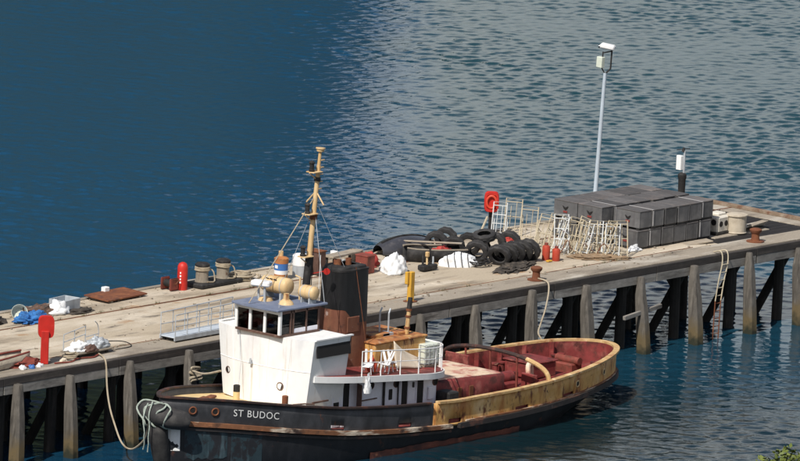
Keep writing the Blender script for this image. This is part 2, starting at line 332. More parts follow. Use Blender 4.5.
def build_water():
    rs = np.random.RandomState(4)
    def axis(lo, hi, step, far):
        c = list(np.arange(lo, hi + step / 2, step)); a = []; d = step * 1.5; x = lo
        while x > -far: x -= d; a.append(x); d *= 1.35
        b = []; d = step * 1.5; x = hi
        while x < far: x += d; b.append(x); d *= 1.35
        return np.array(a[::-1] + c + b)
    xs = axis(-29, 29, .13, 6000); ys = axis(-40, 106, .13, 6000)
    X, Y = np.meshgrid(xs, ys)
    Z = np.zeros_like(X)
    n = 140
    lam = .36 * (3.4 / .36) ** rs.rand(n)
    th = R(79) + rs.randn(n) * R(36)           # mostly running away from / towards the shore
    wgt = np.exp(-(np.log(lam / .62) / .75) ** 2)
    sl = .138 * wgt / math.sqrt((wgt ** 2).sum() / 2)
    fadeX = np.clip((34 - np.abs(X)) / 5, 0, 1); fadeY = np.clip(np.minimum(Y + 46, 110 - Y) / 5, 0, 1)
    for i in range(n):
        k = 2 * math.pi / lam[i]
        Z += sl[i] / k * 2 * ((np.sin(k * (X * math.cos(th[i]) + Y * math.sin(th[i])) + rs.rand() * 6.283) + 1) / 2) ** 1.5
    grp = 1 + .30 * np.sin(X * .13 + 1.3 * np.sin(Y * .07)) * np.sin(Y * .11 + .8 + np.sin(X * .05)) + .25 * np.sin(X * .43 + 1.7 * np.sin(Y * .19)) * np.sin(Y * .31 + 1.1 * np.sin(X * .23))
    a0 = math.atan2(.645, .742) - math.pi / 2; WY = X * math.sin(a0) + Y * math.cos(a0)      # distance seaward of the pier face
    st = lambda v, a, b: (lambda t: t * t * (3 - 2 * t))(np.clip((v - a) / (b - a), 0, 1))
    grp *= 1 - .55 * st(WY, 7., 0.) * (1 - .6 * st(WY, -10., -19.))                             # lee of the pier and the tug
    grp *= 1 + .55 * st(Y, 70., 12.) * st(WY, 4., 12.)                                           # livelier towards the pier
    grp *= 1 - .36 * st(X, 2., -4.)                                                              # quieter on the left side
    Z -= Z.mean(); Z *= fadeX * fadeY * grp
    ny, nx = X.shape
    co = np.empty((nx * ny, 3), np.float32); co[:, 0] = X.ravel(); co[:, 1] = Y.ravel(); co[:, 2] = Z.ravel()
    i = np.arange((ny - 1) * (nx - 1)); r = i // (nx - 1); c = i % (nx - 1); v = r * nx + c
    fc = np.stack([v, v + 1, v + nx + 1, v + nx], 1).astype(np.int32)
    me = bpy.data.meshes.new('sea'); me.vertices.add(len(co)); me.vertices.foreach_set('co', co.ravel())
    me.loops.add(fc.size); me.loops.foreach_set('vertex_index', fc.ravel()); me.polygons.add(len(fc))
    me.polygons.foreach_set('loop_start', np.arange(0, fc.size, 4, dtype=np.int32)); me.update(calc_edges=True)
    me.polygons.foreach_set('use_smooth', np.ones(len(fc), bool))
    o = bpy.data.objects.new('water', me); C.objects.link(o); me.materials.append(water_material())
    o.location = (0, 0, 0); o.rotation_euler = (0, 0, math.atan2(.645, .742) - math.pi / 2)
    tag(o, kind='structure')
build_water()

# ------------------------------------------------------------------ land the photographer stands on, and an unseen far bank shaped to block sky reflections
def terrain(name, mat, x0, x1, y0, y1, nx, ny, fz, rot=0, loc=(0, 0, 0)):
    b = B(); b.grid([[(x0 + (x1 - x0) * i / nx, y0 + (y1 - y0) * j / ny, fz(x0 + (x1 - x0) * i / nx, y0 + (y1 - y0) * j / ny)) for i in range(nx + 1)] for j in range(ny + 1)])
    o = b.obj(name, mat, angle=180); o.location = loc; o.rotation_euler = (0, 0, rot); return tag(o, kind='structure')
VIEW = math.atan2(.645, .742) - math.pi / 2
def near_hill(x, y):       # y: metres from the photographer towards the pier
    s = 73 - y * .275 if y < 150 else 73 - 41.25 - (y - 150) * .55
    if y < 0: s = 73 + y * .1
    return max(s, -6) + 1.2 * mnoise.noise(Vector((x * .03, y * .03, 0)))
terrain('hillside', hillm, -260, 260, -120, 236, 60, 60, near_hill, VIEW, (-296.5, -257.6, 0))
def shield_hill(x, y):  # unseen bank, raised and steepened to keep sky reflections off the left water
    h = 135 * (1 - math.exp(-max(0, y) / 42)) * (1 / (1 + math.exp((x + 3.5 + y * .03) / 2.2)))
    return h - 3 + 8 * mnoise.noise(Vector((x * .02, y * .02, 3))) * min(1, max(0, y) / 30) * min(1, max(0, (0 - x) / 30))
terrain('far_shore_shield', shield_green, -420, 40, -6, 330, 230, 40, shield_hill, VIEW, (94, 82, 0))
# ------------------------------------------------------------------ pier
DZ = 3.5; PW = 8.9; PX0 = -62.0; PX1 = 28.8
pier = thing('pier', 'long weathered pier with a pale concrete deck on timber piles in blue water', 'pier')
RX0, RX1, RY0, RY1 = 21.6, 27.75, 1.35, 8.2       # sunken dark bay at the pier's end
def slab(x0, x1, y0, y1, mat, z1=DZ, t=.28, name='deck_slab', dz=0):
    b = B(); g = .012
    b.box(((x0 + x1) / 2, (y0 + y1) / 2, z1 - t / 2 + dz), (x1 - x0 - 2 * g, y1 - y0 - 2 * g, t), bev=.012)
    return b.obj(name, mat, pier)
rnd = random.Random(3)
x = PX0
while x < PX1 - .1:
    xn = min(x + 6.7, PX1)
    slab(x, xn, 0, 1.35, concrete2, dz=rnd.uniform(-.006, .006))
    if x < RX0 - .1:
        xe = min(xn, RX0)
        slab(x, xe, 1.35, 6.45, concrete, dz=rnd.uniform(-.006, .006)); slab(x, xe, 6.45, PW, concrete, dz=rnd.uniform(.02, .035))
    x = xn
slab(RX0, RX1, RY1, PW, concrete2, name='deck_slab'); slab(RX1, PX1, 1.35, PW, concrete2)
B().box(((RX0 + RX1) / 2, (RY0 + RY1) / 2, 3.30), (RX1 - RX0 + .3, RY1 - RY0 + .3, .2)).obj('sunken_floor', bitumen, pier)
for i in range(16):          # dark planks of the sunken bay
    y = RY0 + .21 + i * .43
    B().box(((RX0 + RX1) / 2, y, 3.43), (RX1 - RX0 - .03, .40, .07), bev=.01).obj('plank', bitumen, pier)
B().box((24.2, 3.3, 3.42), (3.6, 2.2, .17), bev=.02).obj('machine_plinth', concrete2, pier)
for (x0, x1, yy) in ((PX0, PX1, -.06),):
    n = 14
    for i in range(n):       # upper dark wale, lower grey beam, in butted lengths
        a = x0 + (x1 - x0) * i / n; e = x0 + (x1 - x0) * (i + 1) / n
        B().box(((a + e) / 2, -.05, DZ - .20), (e - a - .015, .22, .30), bev=.012).obj('wale', tarred, pier)
        B().box(((a + e) / 2 + rnd.uniform(-.02, .02), -.045 + rnd.uniform(-.006, .006), DZ - .53), (e - a - .05, .22, .35), bev=.012).obj('edge_beam', greyed, pier)
    B().box(((x0 + x1) / 2, PW + .04, DZ - .25), (x1 - x0, .16, .5), bev=.012).obj('edge_beam', tarred, pier)
    B().box(((x0 + x1) / 2, PW - .17, DZ + .045), (x1 - x0 - .1, .28, .06), bev=.012).obj('kerb', concrete2, pier)
B().box((PX1 - .14, 4.5, DZ + .07), (.26, 8.2, .14), bev=.015).obj('kerb', kerbm, pier)
B().box((PX1 + .05, 4.45, DZ - .3), (.16, 9.0, .6), bev=.012).obj('edge_beam', tarred, pier)
bents = [24.86, 21.63, 18.06, 14.59, 11.16, 7.72, 4.26, .9, -2.84, -6.23, -9.46, -12.77, -16.21, -19.54, -22.45, -25.9, -29.3, -32.8, -36.3, -40]
rnd = random.Random(8)
for i, bx in enumerate(bents):
    # front fender pile, square, tapered head, weeded foot
    jx = rnd.uniform(-.20, .16); ws = rnd.uniform(.86, 1.1); lean = -.28 + rnd.uniform(-.12, .06); topz = DZ - .10 - rnd.uniform(0, .28)
    tw = rnd.uniform(-.05, .05); tr_ = rnd.uniform(.12, .16); sh = rnd.uniform(-.02, .08)
    prof = [(-2.5, .26, lean * 1.4, 0), (.2, .26, lean * .8, 0), (.95, .25, lean * .62, 0), (1.9, .235, lean * .3, .0), (topz - .75, .205, -.02, sh * .3), (topz - .03, tr_, .03, sh), (topz, tr_ - .02, .03, sh)]
    def sec(z, r, dy, dx, ws=ws, jx=jx): return [(bx + jx * (3 - z) / 3 + dx + (cx * math.cos(tw) - cy * math.sin(tw)) * r * ws, -.34 + dy + (cx * math.sin(tw) + cy * math.cos(tw)) * r, z) for cx, cy in ((-1, -.62), (-.62, -1), (.62, -1), (1, -.62), (1, .62), (.62, 1), (-.62, 1), (-1, .62))]
    b = B(); vs = b.grid([sec(*p) for p in prof], wrap=True); b.bm.faces.new(vs[-1]); b.obj('pile', pilem, pier, 40)
    # dark bearing piles and rakers
    for yy in (.75, 3.3, 6.0, 8.5):
        B().cyl((bx + .12 + rnd.uniform(-.1, .1), yy, -2.5), (bx + .12, yy, DZ - .55), .23, .21, 10).obj('pile', darkpile, pier)
    B().cyl((bx + .42, 1.2 + 2.3, -2.2), (bx + .42, .55, DZ - .6), .19, .19, 10).obj('raker', darkpile, pier)
    B().cyl((bx - .12, 5.8 - 1.9, -2.2), (bx - .12, 8.1, DZ - .6), .19, .19, 10).obj('raker', darkpile, pier)
    B().box((bx + .12, 4.6, DZ - .72), (.32, 8.3, .34), bev=.01).obj('cap_beam', tarred, pier)
for yy in (2.2, 4.6, 7.0):
    B().box(((PX0 + PX1) / 2, yy, DZ - .42), (PX1 - PX0 - .4, .26, .27)).obj('stringer', tarred, pier)
B().box((14.55, -.55, 1.72), (2.5, .13, .17), rot=(0, R(-5), R(3)), bev=.01).obj('brace', greyed, pier)
# rub line of old rail let into the deck
B().box((-16, 6.38, DZ + .012), (90, .05, .02)).obj('rail_line', rustm, pier)
B().box((-10, 1.42, DZ + .010), (60, .035, .016)).obj('rail_line', rustm, pier)

# ------------------------------------------------------------------ tug
tug = thing('tugboat', 'old black, yellow and white tugboat moored alongside the pier', 'tugboat', (-7, -5, 0))
XB, XS = -12.4, 13.88
def hb(x):
    if x < -1: t = min(1, (-1 - x) / 11.4); return 2.95 * max(0, 1 - t ** 2.2) ** .72
    if x > 5: t = min(1, (x - 5) / (XS - 5)); return 2.95 * max(0, 1 - t ** 2.05) ** .5
    return 2.95
_zx = [-12.4, -11.8, -10.4, -9.4, -7.2, -4.9, -2.1, 1.4, 4.7, 6.8, 9.5, 11.2, 12.4, 13.9]; _zz = [3.10, 3.07, 2.93, 2.80, 2.48, 2.17, 1.93, 1.71, 1.71, 1.76, 1.88, 1.97, 2.04, 2.07]
def zr(x): return float(np.interp(x, _zx, _zz))
def zs(x): return zr(x) - .96
XST = [XB + 11.4 * (1 - math.cos(i / 34 * math.pi / 2)) for i in range(35)] + [-1 + 6 * (i + 1) / 14 for i in range(14)] + [5 + (XS - 5) * math.sin((i + 1) / 28 * math.pi / 2) for i in range(28)]
def outline(off=0., zf=zr, k=1.):
    """closed loop round the boat: port side bow to stern, then starboard back"""
    port = []
    for x in XST:
        cx = (x - .4) ; kk = 1 + off / 13.
        port.append((.4 + cx * kk, -(hb(x) * k + (off if hb(x) > .05 else 0)), zf(x)))
    return port + [(p[0], -p[1], p[2]) for p in port[-2:0:-1]]
NP = len(XST)
# hull shell
b = B(); rows = []
secs = [(1.0, .0, lambda x: zs(x)), (.992, .0, lambda x: .25 + zs(x) * .45), (.965, .1, lambda x: .12), (.90, .35, lambda x: -.35), (.72, .8, lambda x: -1.2)]
tuck = [0, .10, .34, .46, .6]
for n_, (k, inx, zf) in enumerate(secs):
    xs_ = XST + XST[-2:0:-1]; row = []
    for i_, (x, y, z) in enumerate(outline(0)):
        xx, yy = x, y * k
        if x < -6: xx = x * (1 - inx * .045)
        if x > 6: xx = x - (x - 6) * tuck[n_]; yy *= 1 - .35 * tuck[n_] * (x - 6) / 7.9
        row.append((xx, yy, zf(xs_[i_])))
    rows.append(row)
vs = b.grid(rows, wrap=True); b.bm.faces.new(vs[-1]); hull = b.obj('hull', hullm, tug, 60)
# faded paint patches and red boot topping, thin plates a few mm proud of the hull
def hull_patch(x0, x1, h0, h1, mat, off=.006, name='paint_patch', side=-1, n=10, jag=0):
    b = B(); rows = []
    rr = random.Random(int((x0 + h0) * 97))
    for j in range(2):
        row = []
        for i in range(n + 1):
            x = x0 + (x1 - x0) * i / n; h = (h0, h1)[j] + rr.uniform(-jag, jag)
            zt, zb = zs(x), .12; z = zb + (zt - zb) * h; kk = .965 + .035 * max(h, 0) ** .5
            row.append((x * (1 - .0045 * (1 - h)) if abs(x) > 6 else x, side * (hb(x) * kk + off + .012), z))
        rows.append(row)
    b.grid(rows); return b.obj(name, mat, hull, 180)
hull_patch(-12.28, -11.9, .45, .92, whitep, name='draught_mark_plate')
hull_patch(-11.75, -10.2, .30, .93, tealm, jag=.05); hull_patch(-10.05, -8.75, .12, .9, tealm, jag=.06)
hull_patch(-3.4, 5.4, -.35, .16, bootm, n=40, jag=.05); hull_patch(-12.0, -10.9, -.2, .12, bootm, jag=.05)
# bulwarks: sheets with real freeing ports cut through them
PORTS = [(-5.6, -4.9), (-1.95, -1.2), (1.0, 1.75), (5.0, 5.8), (8.1, 8.85)]
def bulwark(xa, xb, mat, name):
    b = B()
    xs_ = sorted(set([x for x in XST if xa - 1e-6 <= x <= xb + 1e-6] + [xa, xb] + [q for p in PORTS for q in p if xa < q < xb]))
    hs = [0, .10, .30, .65, 1.0]
    for side in (-1, 1):
        vs = [[b.bm.verts.new((x, side * (hb(x) * (1.0 if h else .995) + .03 * h * min(1, hb(x))), zs(x) + (zr(x) - zs(x)) * h)) for h in hs] for x in xs_]
        for i in range(len(xs_) - 1):
            mid = (xs_[i] + xs_[i + 1]) / 2; hole = any(p[0] < mid < p[1] for p in PORTS)
            for j in range(len(hs) - 1):
                if hole and j == 1: continue
                b.bm.faces.new((vs[i][j], vs[i + 1][j], vs[i + 1][j + 1], vs[i][j + 1]))
    bmesh.ops.remove_doubles(b.bm, verts=b.bm.verts[:], dist=.004)
    o = b.obj(name, mat, tug, 50)
    sm = o.modifiers.new('thick', 'SOLIDIFY'); sm.thickness = .06; sm.offset = 0
    return o
XM = .05
bw_f = bulwark(XB, XM, blackpaint, 'bulwark_forward'); tag(bw_f, 'faded black forward bulwark with the name in white')
bw_a = bulwark(XM, XS, yellowpaint, 'bulwark_aft'); tag(bw_a, 'rust streaked yellow bulwark round the stern')
def loop_bar(name, mat, xa, xb, zf, w, h, off, extra=lambda x: 0):
    """a flat bar following the outline on both sides between two stations"""
    b = B(); pts = []
    side = [x for x in XST if xa <= x <= xb]
    port = [(x, -1) for x in side]; star = [(x, 1) for x in side[::-1]]
    seq = port + star if xb >= XS - .01 else (star + port)
    if xa > XB and xb < XS: raise ValueError
    rows = []
    for k, (x, s) in enumerate(seq):
        y = s * hb(x)
        j0 = max(k - 1, 0); j1 = min(k + 1, len(seq) - 1)
        t = Vector((seq[j1][0] - seq[j0][0], seq[j1][1] * hb(seq[j1][0]) - seq[j0][1] * hb(seq[j0][0]), 0))
        t.normalize(); n = Vector((-t.y, t.x, 0))
        if n.y * s < 0 and abs(n.y) > .01: n = -n
        elif abs(n.y) <= .01: n = Vector((1 if x > 0 else -1, 0, 0))
        c = Vector((x, y, zf(x))) + n * (off + extra(x))
        rows.append([c - n * w / 2 - Vector((0, 0, h / 2)), c + n * w / 2 - Vector((0, 0, h / 2)), c + n * w / 2 + Vector((0, 0, h / 2)), c - n * w / 2 + Vector((0, 0, h / 2))])
    vs = b.grid(rows, wrap=True); b.bm.faces.new(vs[0]); b.bm.faces.new(vs[-1][::-1])
    return b.obj(name, mat, tug, 40)
loop_bar('rail_cap', rustdark, XB, XM, lambda x: zr(x) + .03, .17, .07, .06)
capa = loop_bar('rail_cap', capm, XM, XS, lambda x: zr(x) + .03, .24, .09, .05)
loop_bar('rub_rail', strakem, XB, XM + 1.5, lambda x: zs(x) + .0, .22, .17, .05)
loop_bar('rub_rail', strakeblk, XM + 1.2, XS, lambda x: zs(x) - .01, .24, .20, .05)
loop_bar('rub_rail', strakeblk, XB, XM + 1.5, lambda x: zs(x) - .20, .14, .10, .02)
loop_bar('rub_rail', strakem, XM + 1.6, XS, lambda x: zs(x) + .13, .13, .06, .03)
# decks
def deck(xa, xb, zf, mat, name, t=.06):
    xs_ = [x for x in XST if xa <= x <= xb]
    b = B(); poly = [(x, -hb(x) * .985) for x in xs_] + [(x, hb(x) * .985) for x in xs_[::-1]]
    poly2 = []
    for p in poly:
        if not poly2 or (Vector(p) - Vector(poly2[-1])).length > .01: poly2.append(p)
    if (Vector(poly2[0]) - Vector(poly2[-1])).length < .01: poly2.pop()
    rows = [[(x, -hb(x) * .985, zf(x)), (x, 0, zf(x) + .04), (x, hb(x) * .985, zf(x))] for x in xs_]
    b.grid(rows); return b.obj(name, mat, tug, 60)
def zfd(x): return zs(x) + .32 if x < -6.2 else zs(x) + .10
deck(-12.3, -5.6, lambda x: zr(x) - .27, deckyel, 'fore_deck'); deck(-5.9, XS - .03, lambda x: zs(x) + .08, deckred, 'main_deck')
# bulwark stanchions inside
for x in np.arange(2.0, 12.6, 1.15):
    for s in (-1, 1):
        y = s * (hb(x) - .10)
        B().box((x, y - s * .10, (zs(x) + zr(x)) / 2 + .03), (.05, .22, .90)).obj('stanchion', deckred, bw_a)
# inner lining of the after bulwark is red
def loop_pts(xa, off):
    seq = [(x, -1) for x in XST if x >= xa] + [(x, 1) for x in XST[::-1] if x >= xa and x < XS]
    out = []
    for k, (x, sd_) in enumerate(seq):
        j0, j1 = max(k - 1, 0), min(k + 1, len(seq) - 1)
        t = Vector((seq[j1][0] - seq[j0][0], seq[j1][1] * hb(seq[j1][0]) - seq[j0][1] * hb(seq[j0][0]), 0)).normalized()
        out.append((x, Vector((x, sd_ * hb(x), 0)) + Vector((t.y, -t.x, 0)) * off))
    return out
b = B(); lp_ = loop_pts(XM, -.075)
b.grid([[p + Vector((0, 0, zs(x) + .085)) for x, p in lp_], [p + Vector((0, 0, zr(x) - .005)) for x, p in lp_]]); b.obj('bulwark_lining', deckred, bw_a, 60)
# name on the bow
def hull_text(txt, xc, height, hfrac, mat, name):
    cu = bpy.data.curves.new(name, 'FONT'); cu.body = txt; cu.size = height / .70; cu.space_character = 1.12; cu.align_x = 'CENTER'
    to = bpy.data.objects.new(name, cu); C.objects.link(to); bpy.context.view_layer.update()
    me = bpy.data.meshes.new_from_object(to.evaluated_get(bpy.context.evaluated_depsgraph_get()))
    bpy.data.objects.remove(to)
    xs_ = np.linspace(-12.4, -4, 600); ys_ = np.array([-hb(x) for x in xs_]); s_ = np.concatenate([[0], np.cumsum(np.hypot(np.diff(xs_), np.diff(ys_)))])
    s0 = np.interp(xc, xs_, s_)
    bm = bmesh.new(); bm.from_mesh(me); bmesh.ops.triangulate(bm, faces=bm.faces[:])
    bmesh.ops.subdivide_edges(bm, edges=[e for e in bm.edges if e.calc_length() > .08], cuts=1)
    for v in bm.verts:
        s = s0 + v.co.x * 1.0; x = float(np.interp(s, s_, xs_)); y = float(np.interp(s, s_, ys_))
        dx = float(np.interp(s + .05, s_, xs_)) - x; dy = float(np.interp(s + .05, s_, ys_)) - y; n = Vector((dy, -dx, 0)).normalized()
        h = hfrac + v.co.y / 1.0
        v.co = Vector((x, y - .03 * h * min(1, hb(x)), zs(x) + h)) + n * .045
    bm.to_mesh(me); bm.free(); me.materials.append(mat); o = bpy.data.objects.new(name, me); C.objects.link(o); o.parent = bw_f
    return tag(o, 'white painted letters ' + txt)
hull_text('ST', -9.82, .27, .40, mark_white, 'ship_name'); hull_text('BUDOC', -8.78, .27, .40, mark_white, 'ship_name')
for xx in (-11.55, -10.75):          # round fairlead holes in the bow
    y = -hb(xx) - .075; d = Vector((hb(xx + .1) - hb(xx - .1), .2, 0)).normalized()
    n = Vector((-d.y, -d.x, 0)); n = Vector((-(hb(xx + .1) - hb(xx - .1)), -.2, 0)).normalized()
    p = Vector((xx, y, zs(xx) + .52)); q = B(); q.lathe([(.15, -.03), (.17, .02), (.13, .045), (.10, .02), (.10, -.03)], p, n, 16); f = q.obj('fairlead', rustm, bw_f)
    B().lathe([(.098, -.01), (.098, .022)], p, n, 14).obj('opening', mark_dark, f)
for xx, hh in ((9.1, .52), (11.35, .52)):
    for s in (-1, 1):
        n = Vector((-(hb(xx + .1) - hb(xx - .1)), -.2, 0)).normalized(); n.y *= -s
        p = Vector((xx, s * (hb(xx) + .04), zs(xx) + hh)); q = B(); q.lathe([(.13, -.03), (.15, .02), (.12, .045), (.09, .02), (.09, -.03)], p, n, 16); f = q.obj('fairlead', cream, bw_a)
        B().lathe([(.088, -.01), (.088, .022)], p, n, 14).obj('opening', mark_dark, f)
# dark freeing-port depth: inner scupper plates seen through the openings
# ---- lower deckhouse
def bd(x): return 3.22 - .09 * (x + 2.9)      # boat deck level
def house_poly(x0, x1, y, rf=.7, ra=.6, n=8):
    P = []
    for i in range(n + 1): a = math.pi + math.pi / 2 * i / n; P.append((x0 + rf + rf * math.cos(a), -y + rf + rf * math.sin(a)))
    for i in range(n + 1): a = -math.pi / 2 + math.pi / 2 * i / n; P.append((x1 - ra + ra * math.cos(a), -y + ra + ra * math.sin(a)))
    return P + [(x, -yy) for x, yy in P[::-1]]
lower = B().prism(house_poly(-6.75, 1.45, 2.15, 1.2, .5), lambda x, y: zs(x) + .05, lambda x, y: bd(x) - .05).obj('deckhouse', shadep, tug, 30)
def porthole(x, z, r=.13, y=-2.15, parent=None, n=(0, -1, 0)):
    q = B(); q.lathe([(r * 1.28, -.02), (r * 1.28, .025), (r * 1.0, .035), (r * 1.0, -.02)], (x, y, z), n, 18, closed=True); f = q.obj('porthole', brownp, parent or lower)
    B().lathe([(r * .99, -.02), (r * .99, .012)], (x, y, z), n, 16).obj('pane', mark_dark, f)
for x, z in ((-5.95, 3.0), (-2.73, 2.72), (-1.26, 2.62), (1.05, 2.42), (-6.25 + .02, 3.05)): porthole(x, z) if x > -5.97 else None
porthole(-6.38, 3.05, y=-1.86, n=(-.62, -.78, 0)); 
def door(x0, x1, open_=True):
    xc = (x0 + x1) / 2; z0 = zs(xc) + .12; z1 = bd(xc) - .32
    q = B(); wd = x1 - x0
    q.box((x0 - .03, -2.16, (z0 + z1) / 2), (.06, .06, z1 - z0), bev=.008).box((x1 + .03, -2.16, (z0 + z1) / 2), (.06, .06, z1 - z0), bev=.008).box((xc, -2.16, z1 + .03), (wd + .12, .06, .06)).box((xc, -2.16, z0 + .05), (wd, .06, .1))
    d = q.obj('door', shadep, lower)
    B().box((xc, -2.152, (z0 + z1) / 2 + .03), (wd - .004, .02, z1 - z0 - .06)).obj('doorway', mark_dark, d)
door(-4.95, -4.6); door(-4.4, -4.02); door(-.96, -.6); door(-.04, .34)
lf = B().box((-3.62, -2.34, 2.15), (.42, .05, 1.5), rot=(0, 0, R(65)), bev=.01).obj('door_leaf', brownp, lower)
B().cyl((-2.02, -2.2, 1.4), (-2.02, -2.2, 3.0), .05).obj('pipe', blacks, lower); B().cyl((-1.18, -2.2, 1.3), (-1.18, -2.2, 2.95), .03).obj('pipe', blacks, lower)
B().box((-1.58, -2.16, 2.22), (.2, .05, .42), bev=.02).obj('vent_hole', mark_dark, lower)
B().box((-2.95, -2.17, 2.18), (1.1, .06, .04)).obj('ledge', brownp, lower); B().box((-.25, -2.17, 2.45), (.09, .06, .22), bev=.01).obj('lock_box', blacks, lower)
B().box((.75, -2.2, 2.0), (.3, .08, .5), bev=.02).obj('vent_hole', shadep, lower)
# boat deck
P = [(-6.3, -2.2), (-6.3, -2.36), (-5.8, -2.52), (-5.1, -2.68), (-4.3, -2.78), (-.2, -2.8)]
P += [(-.2 + 2.3 * math.sin(a), -2.8 + 1.7 * (1 - math.cos(a))) for a in [math.pi / 2 * i / 8 for i in range(1, 9)]]
P = P + [(x, -y) for x, y in P[::-1]]
bdk = B().prism(P, lambda x, y: bd(x) - .24, lambda x, y: bd(x)).obj('boat_deck', whitep, tug, 30)
Pi = [(x * .99 - .01, y * .975) for x, y in P]
B().prism(Pi, lambda x, y: bd(x) - .05, lambda x, y: bd(x) + .006).obj('deck_covering', deckred, bdk)
# ---- bridge block
def blk(z):
    t = (z - 2.2) / 2.75; yw = 2.15 + .36 * t; x0 = -6.95 - .02 * t
    pts = []
    for i in range(11):
        v = -1 + 2 * i / 10; pts.append((x0 + .42 * abs(v) ** 2.4, v * yw))
    return pts + [(-4.45, yw), (-4.45, -yw)]
b = B(); rows = [[(x, y, z) for x, y in blk(z)] for z in (2.2, 3.2, 3.68, 3.70, 4.3, 4.95)]
vs = b.grid(rows, wrap=True); b.bm.faces.new(vs[-1]); b.bm.faces.new(vs[0][::-1]); block = b.obj('bridge_house', whitep, tug, 30)
for s in (-1, 1):
    B().box((-5.42, s * 2.475, 4.62), (1.95, .05, .70), rot=(R(-7.5 * s) * -1, 0, 0), bev=.01).obj('side_window', mark_dark, block)
    B().box((-5.42, s * 2.49, 4.98), (2.15, .14, .05)).obj('coaming', whitep, block)
    B().box((-4.44, s * 2.36, 4.6), (.06, .30, .74), bev=.01).obj('window_post', brownp, block)
porthole(-6.86, 3.02, .13, -1.1, block, (-1, -.1, 0)); porthole(-6.72, 3.2, .11, 1.75, block, (-1, .15, 0))
lp = B(); lp.box((-7.02, .32, 3.72), (.14, .12, .05)).cyl((-7.06, .32, 3.74), (-7.06, .32, 3.92), .05, .03, 8); lp.obj('bulkhead_lamp', galv, block)
B().tube([(-6.93, 1.05, 4.9), (-7.1, .78, 3.6), (-7.35, .62, 2.75)], .012, 5).obj('cable', galv, block)
def seam(p0, p1, par=None): return B().tube([p0, p1], .011, 4).obj('weld_seam', whitep, par or block)
def bx_(z, v):
    t = (z - 2.2) / 2.75; yw = 2.15 + .36 * t; return (-6.95 - .02 * t + .42 * abs(v) ** 2.4 - .004, v * yw, z)
for v in (-.62, -.2, .2, .6): seam(bx_(2.25, v), bx_(4.93, v))
for z in (3.7,): B().tube([bx_(z, -1 + .1 * i) for i in range(21)], .012, 4).obj('weld_seam', whitep, block)
# ---- wheelhouse
wh = B().box((-5.95, -.02, 4.995), (2.3, 2.34, .10), bev=.01).obj('wheelhouse', brownp, tug); tag(wh, 'white framed wheelhouse with a blue-grey roof')
def wx(x): return x
Z0, Z1 = 5.04, 5.98; fx, ax_, hy = -7.05, -4.85, 1.12
def post(x, y, mat, w=.11, z0=Z0, z1=Z1): return B().box((x, y, (z0 + z1) / 2), (w, w, z1 - z0), bev=.012).obj('post', mat, wh)
for y in (-hy, -hy + .76, hy - .72, hy): post(fx, y, whitep, .12)
for x, mt in ((-6.45, brownp), (-6.3, brownp), (-5.55, brownp), (-4.85, brownp)): post(x, -hy, mt, .09)
for x in (-6.3, -5.5, -4.85): post(x, hy, whitep, .09)
B().box((fx, 0, 5.91), (.10, 2 * hy + .08, .15), bev=.01).obj('header', whitep, wh)
for s, mt in ((-1, brownp), (1, whitep)): B().box((-5.95, s * hy, 5.92), (2.1, .09, .13), bev=.01).obj('header', mt, wh)
def pane(c, sz): return B().box(c, sz).obj('window_pane', glass, wh)
for y0, y1 in ((-hy, -hy + .76), (-hy + .76, hy - .72), (hy - .72, hy)): pane((fx + .01, (y0 + y1) / 2, 5.44), (.02, y1 - y0 - .13, .77))
pane((-6.74, -hy, 5.44), (.48, .02, .77)); pane((-5.93, -hy, 5.52), (.66, .02, .60)); pane((-5.2, -hy, 5.52), (.6, .02, .6)); pane((-6.68, hy, 5.44), (.6, .02, .77)); pane((-5.9, hy, 5.44), (.7, .02, .77)); pane((-5.2, hy, 5.44), (.55, .02, .77))
B().box((-5.55, -hy - .005, 5.13), (1.45, .05, .17), bev=.006).obj('side_panel', shadep, wh)
B().box((ax_ + .03, 0, 5.48), (.06, 2 * hy - .06, .96)).obj('rear_wall', brownp, wh)
q = B(); q.box((-6.6, 0, 5.2), (.5, 1.5, .36), bev=.02).box((-6.2, -.1, 5.35), (.12, .5, .5), bev=.03); q.obj('console', interior, wh)
roof = B().prism([(-7.30, -1.22), (-7.36, -.6), (-7.36, .6), (-7.30, 1.22), (-4.5, 1.30), (-4.5, -1.30)], 5.985, 6.07, bev=.02).obj('roof', roofm, wh)
# roof gear
q = B(); q.lathe([(.30, 0), (.27, .10), (.12, .14)], (-6.15, .48, 6.07), n=18); q.obj('radar_base', cream, wh)
rd = B().box((-6.45, .45, 6.78), (.42, .78, .22), rot=(0, 0, R(20)), bev=.05).obj('radar_scanner', whitep, wh)
B().cyl((-6.40, .30, 6.07), (-6.45, .28, 6.7), .05).obj('radar_leg', galv, wh); B().cyl((-6.33, .66, 6.07), (-6.4, .66, 6.7), .05).obj('radar_leg', galv, wh)
q = B(); q.lathe([(.30, 0), (.26, .10), (.13, .20), (.11, .42)], (-6.1, -.55, 6.07), n=18); q.obj('raft_pedestal', cream, wh)
def canister(c, L, r, name='life_raft_canister'):
    q = B(); q.lathe([(r * .55, -L / 2), (r * .9, -L / 2 + .05), (r, -L / 2 + .14), (r, -.02), (r * 1.05, -.02), (r * 1.05, .02), (r, .02), (r, L / 2 - .14), (r * .9, L / 2 - .05), (r * .55, L / 2)], c, (.06, -1, 0), 26)
    o = q.obj(name, cream, wh, 50)
    for d in (-L * .28, L * .28): B().lathe([(r * 1.012, d - .02), (r * 1.02, d + .02)], c, (.06, -1, 0), 26, caps=False).obj('strap', galv, o)
    return o
big = canister((-5.55, .45, 6.62), 1.32, .33)
for k in range(6): B().box((-5.55 - .245 - .02 * (k % 2), .45 + .34 - k * .1, 6.86), (.05, .07, .012), rot=(0, R(-42), 0)).obj('stencil_mark', mark_dark, big)
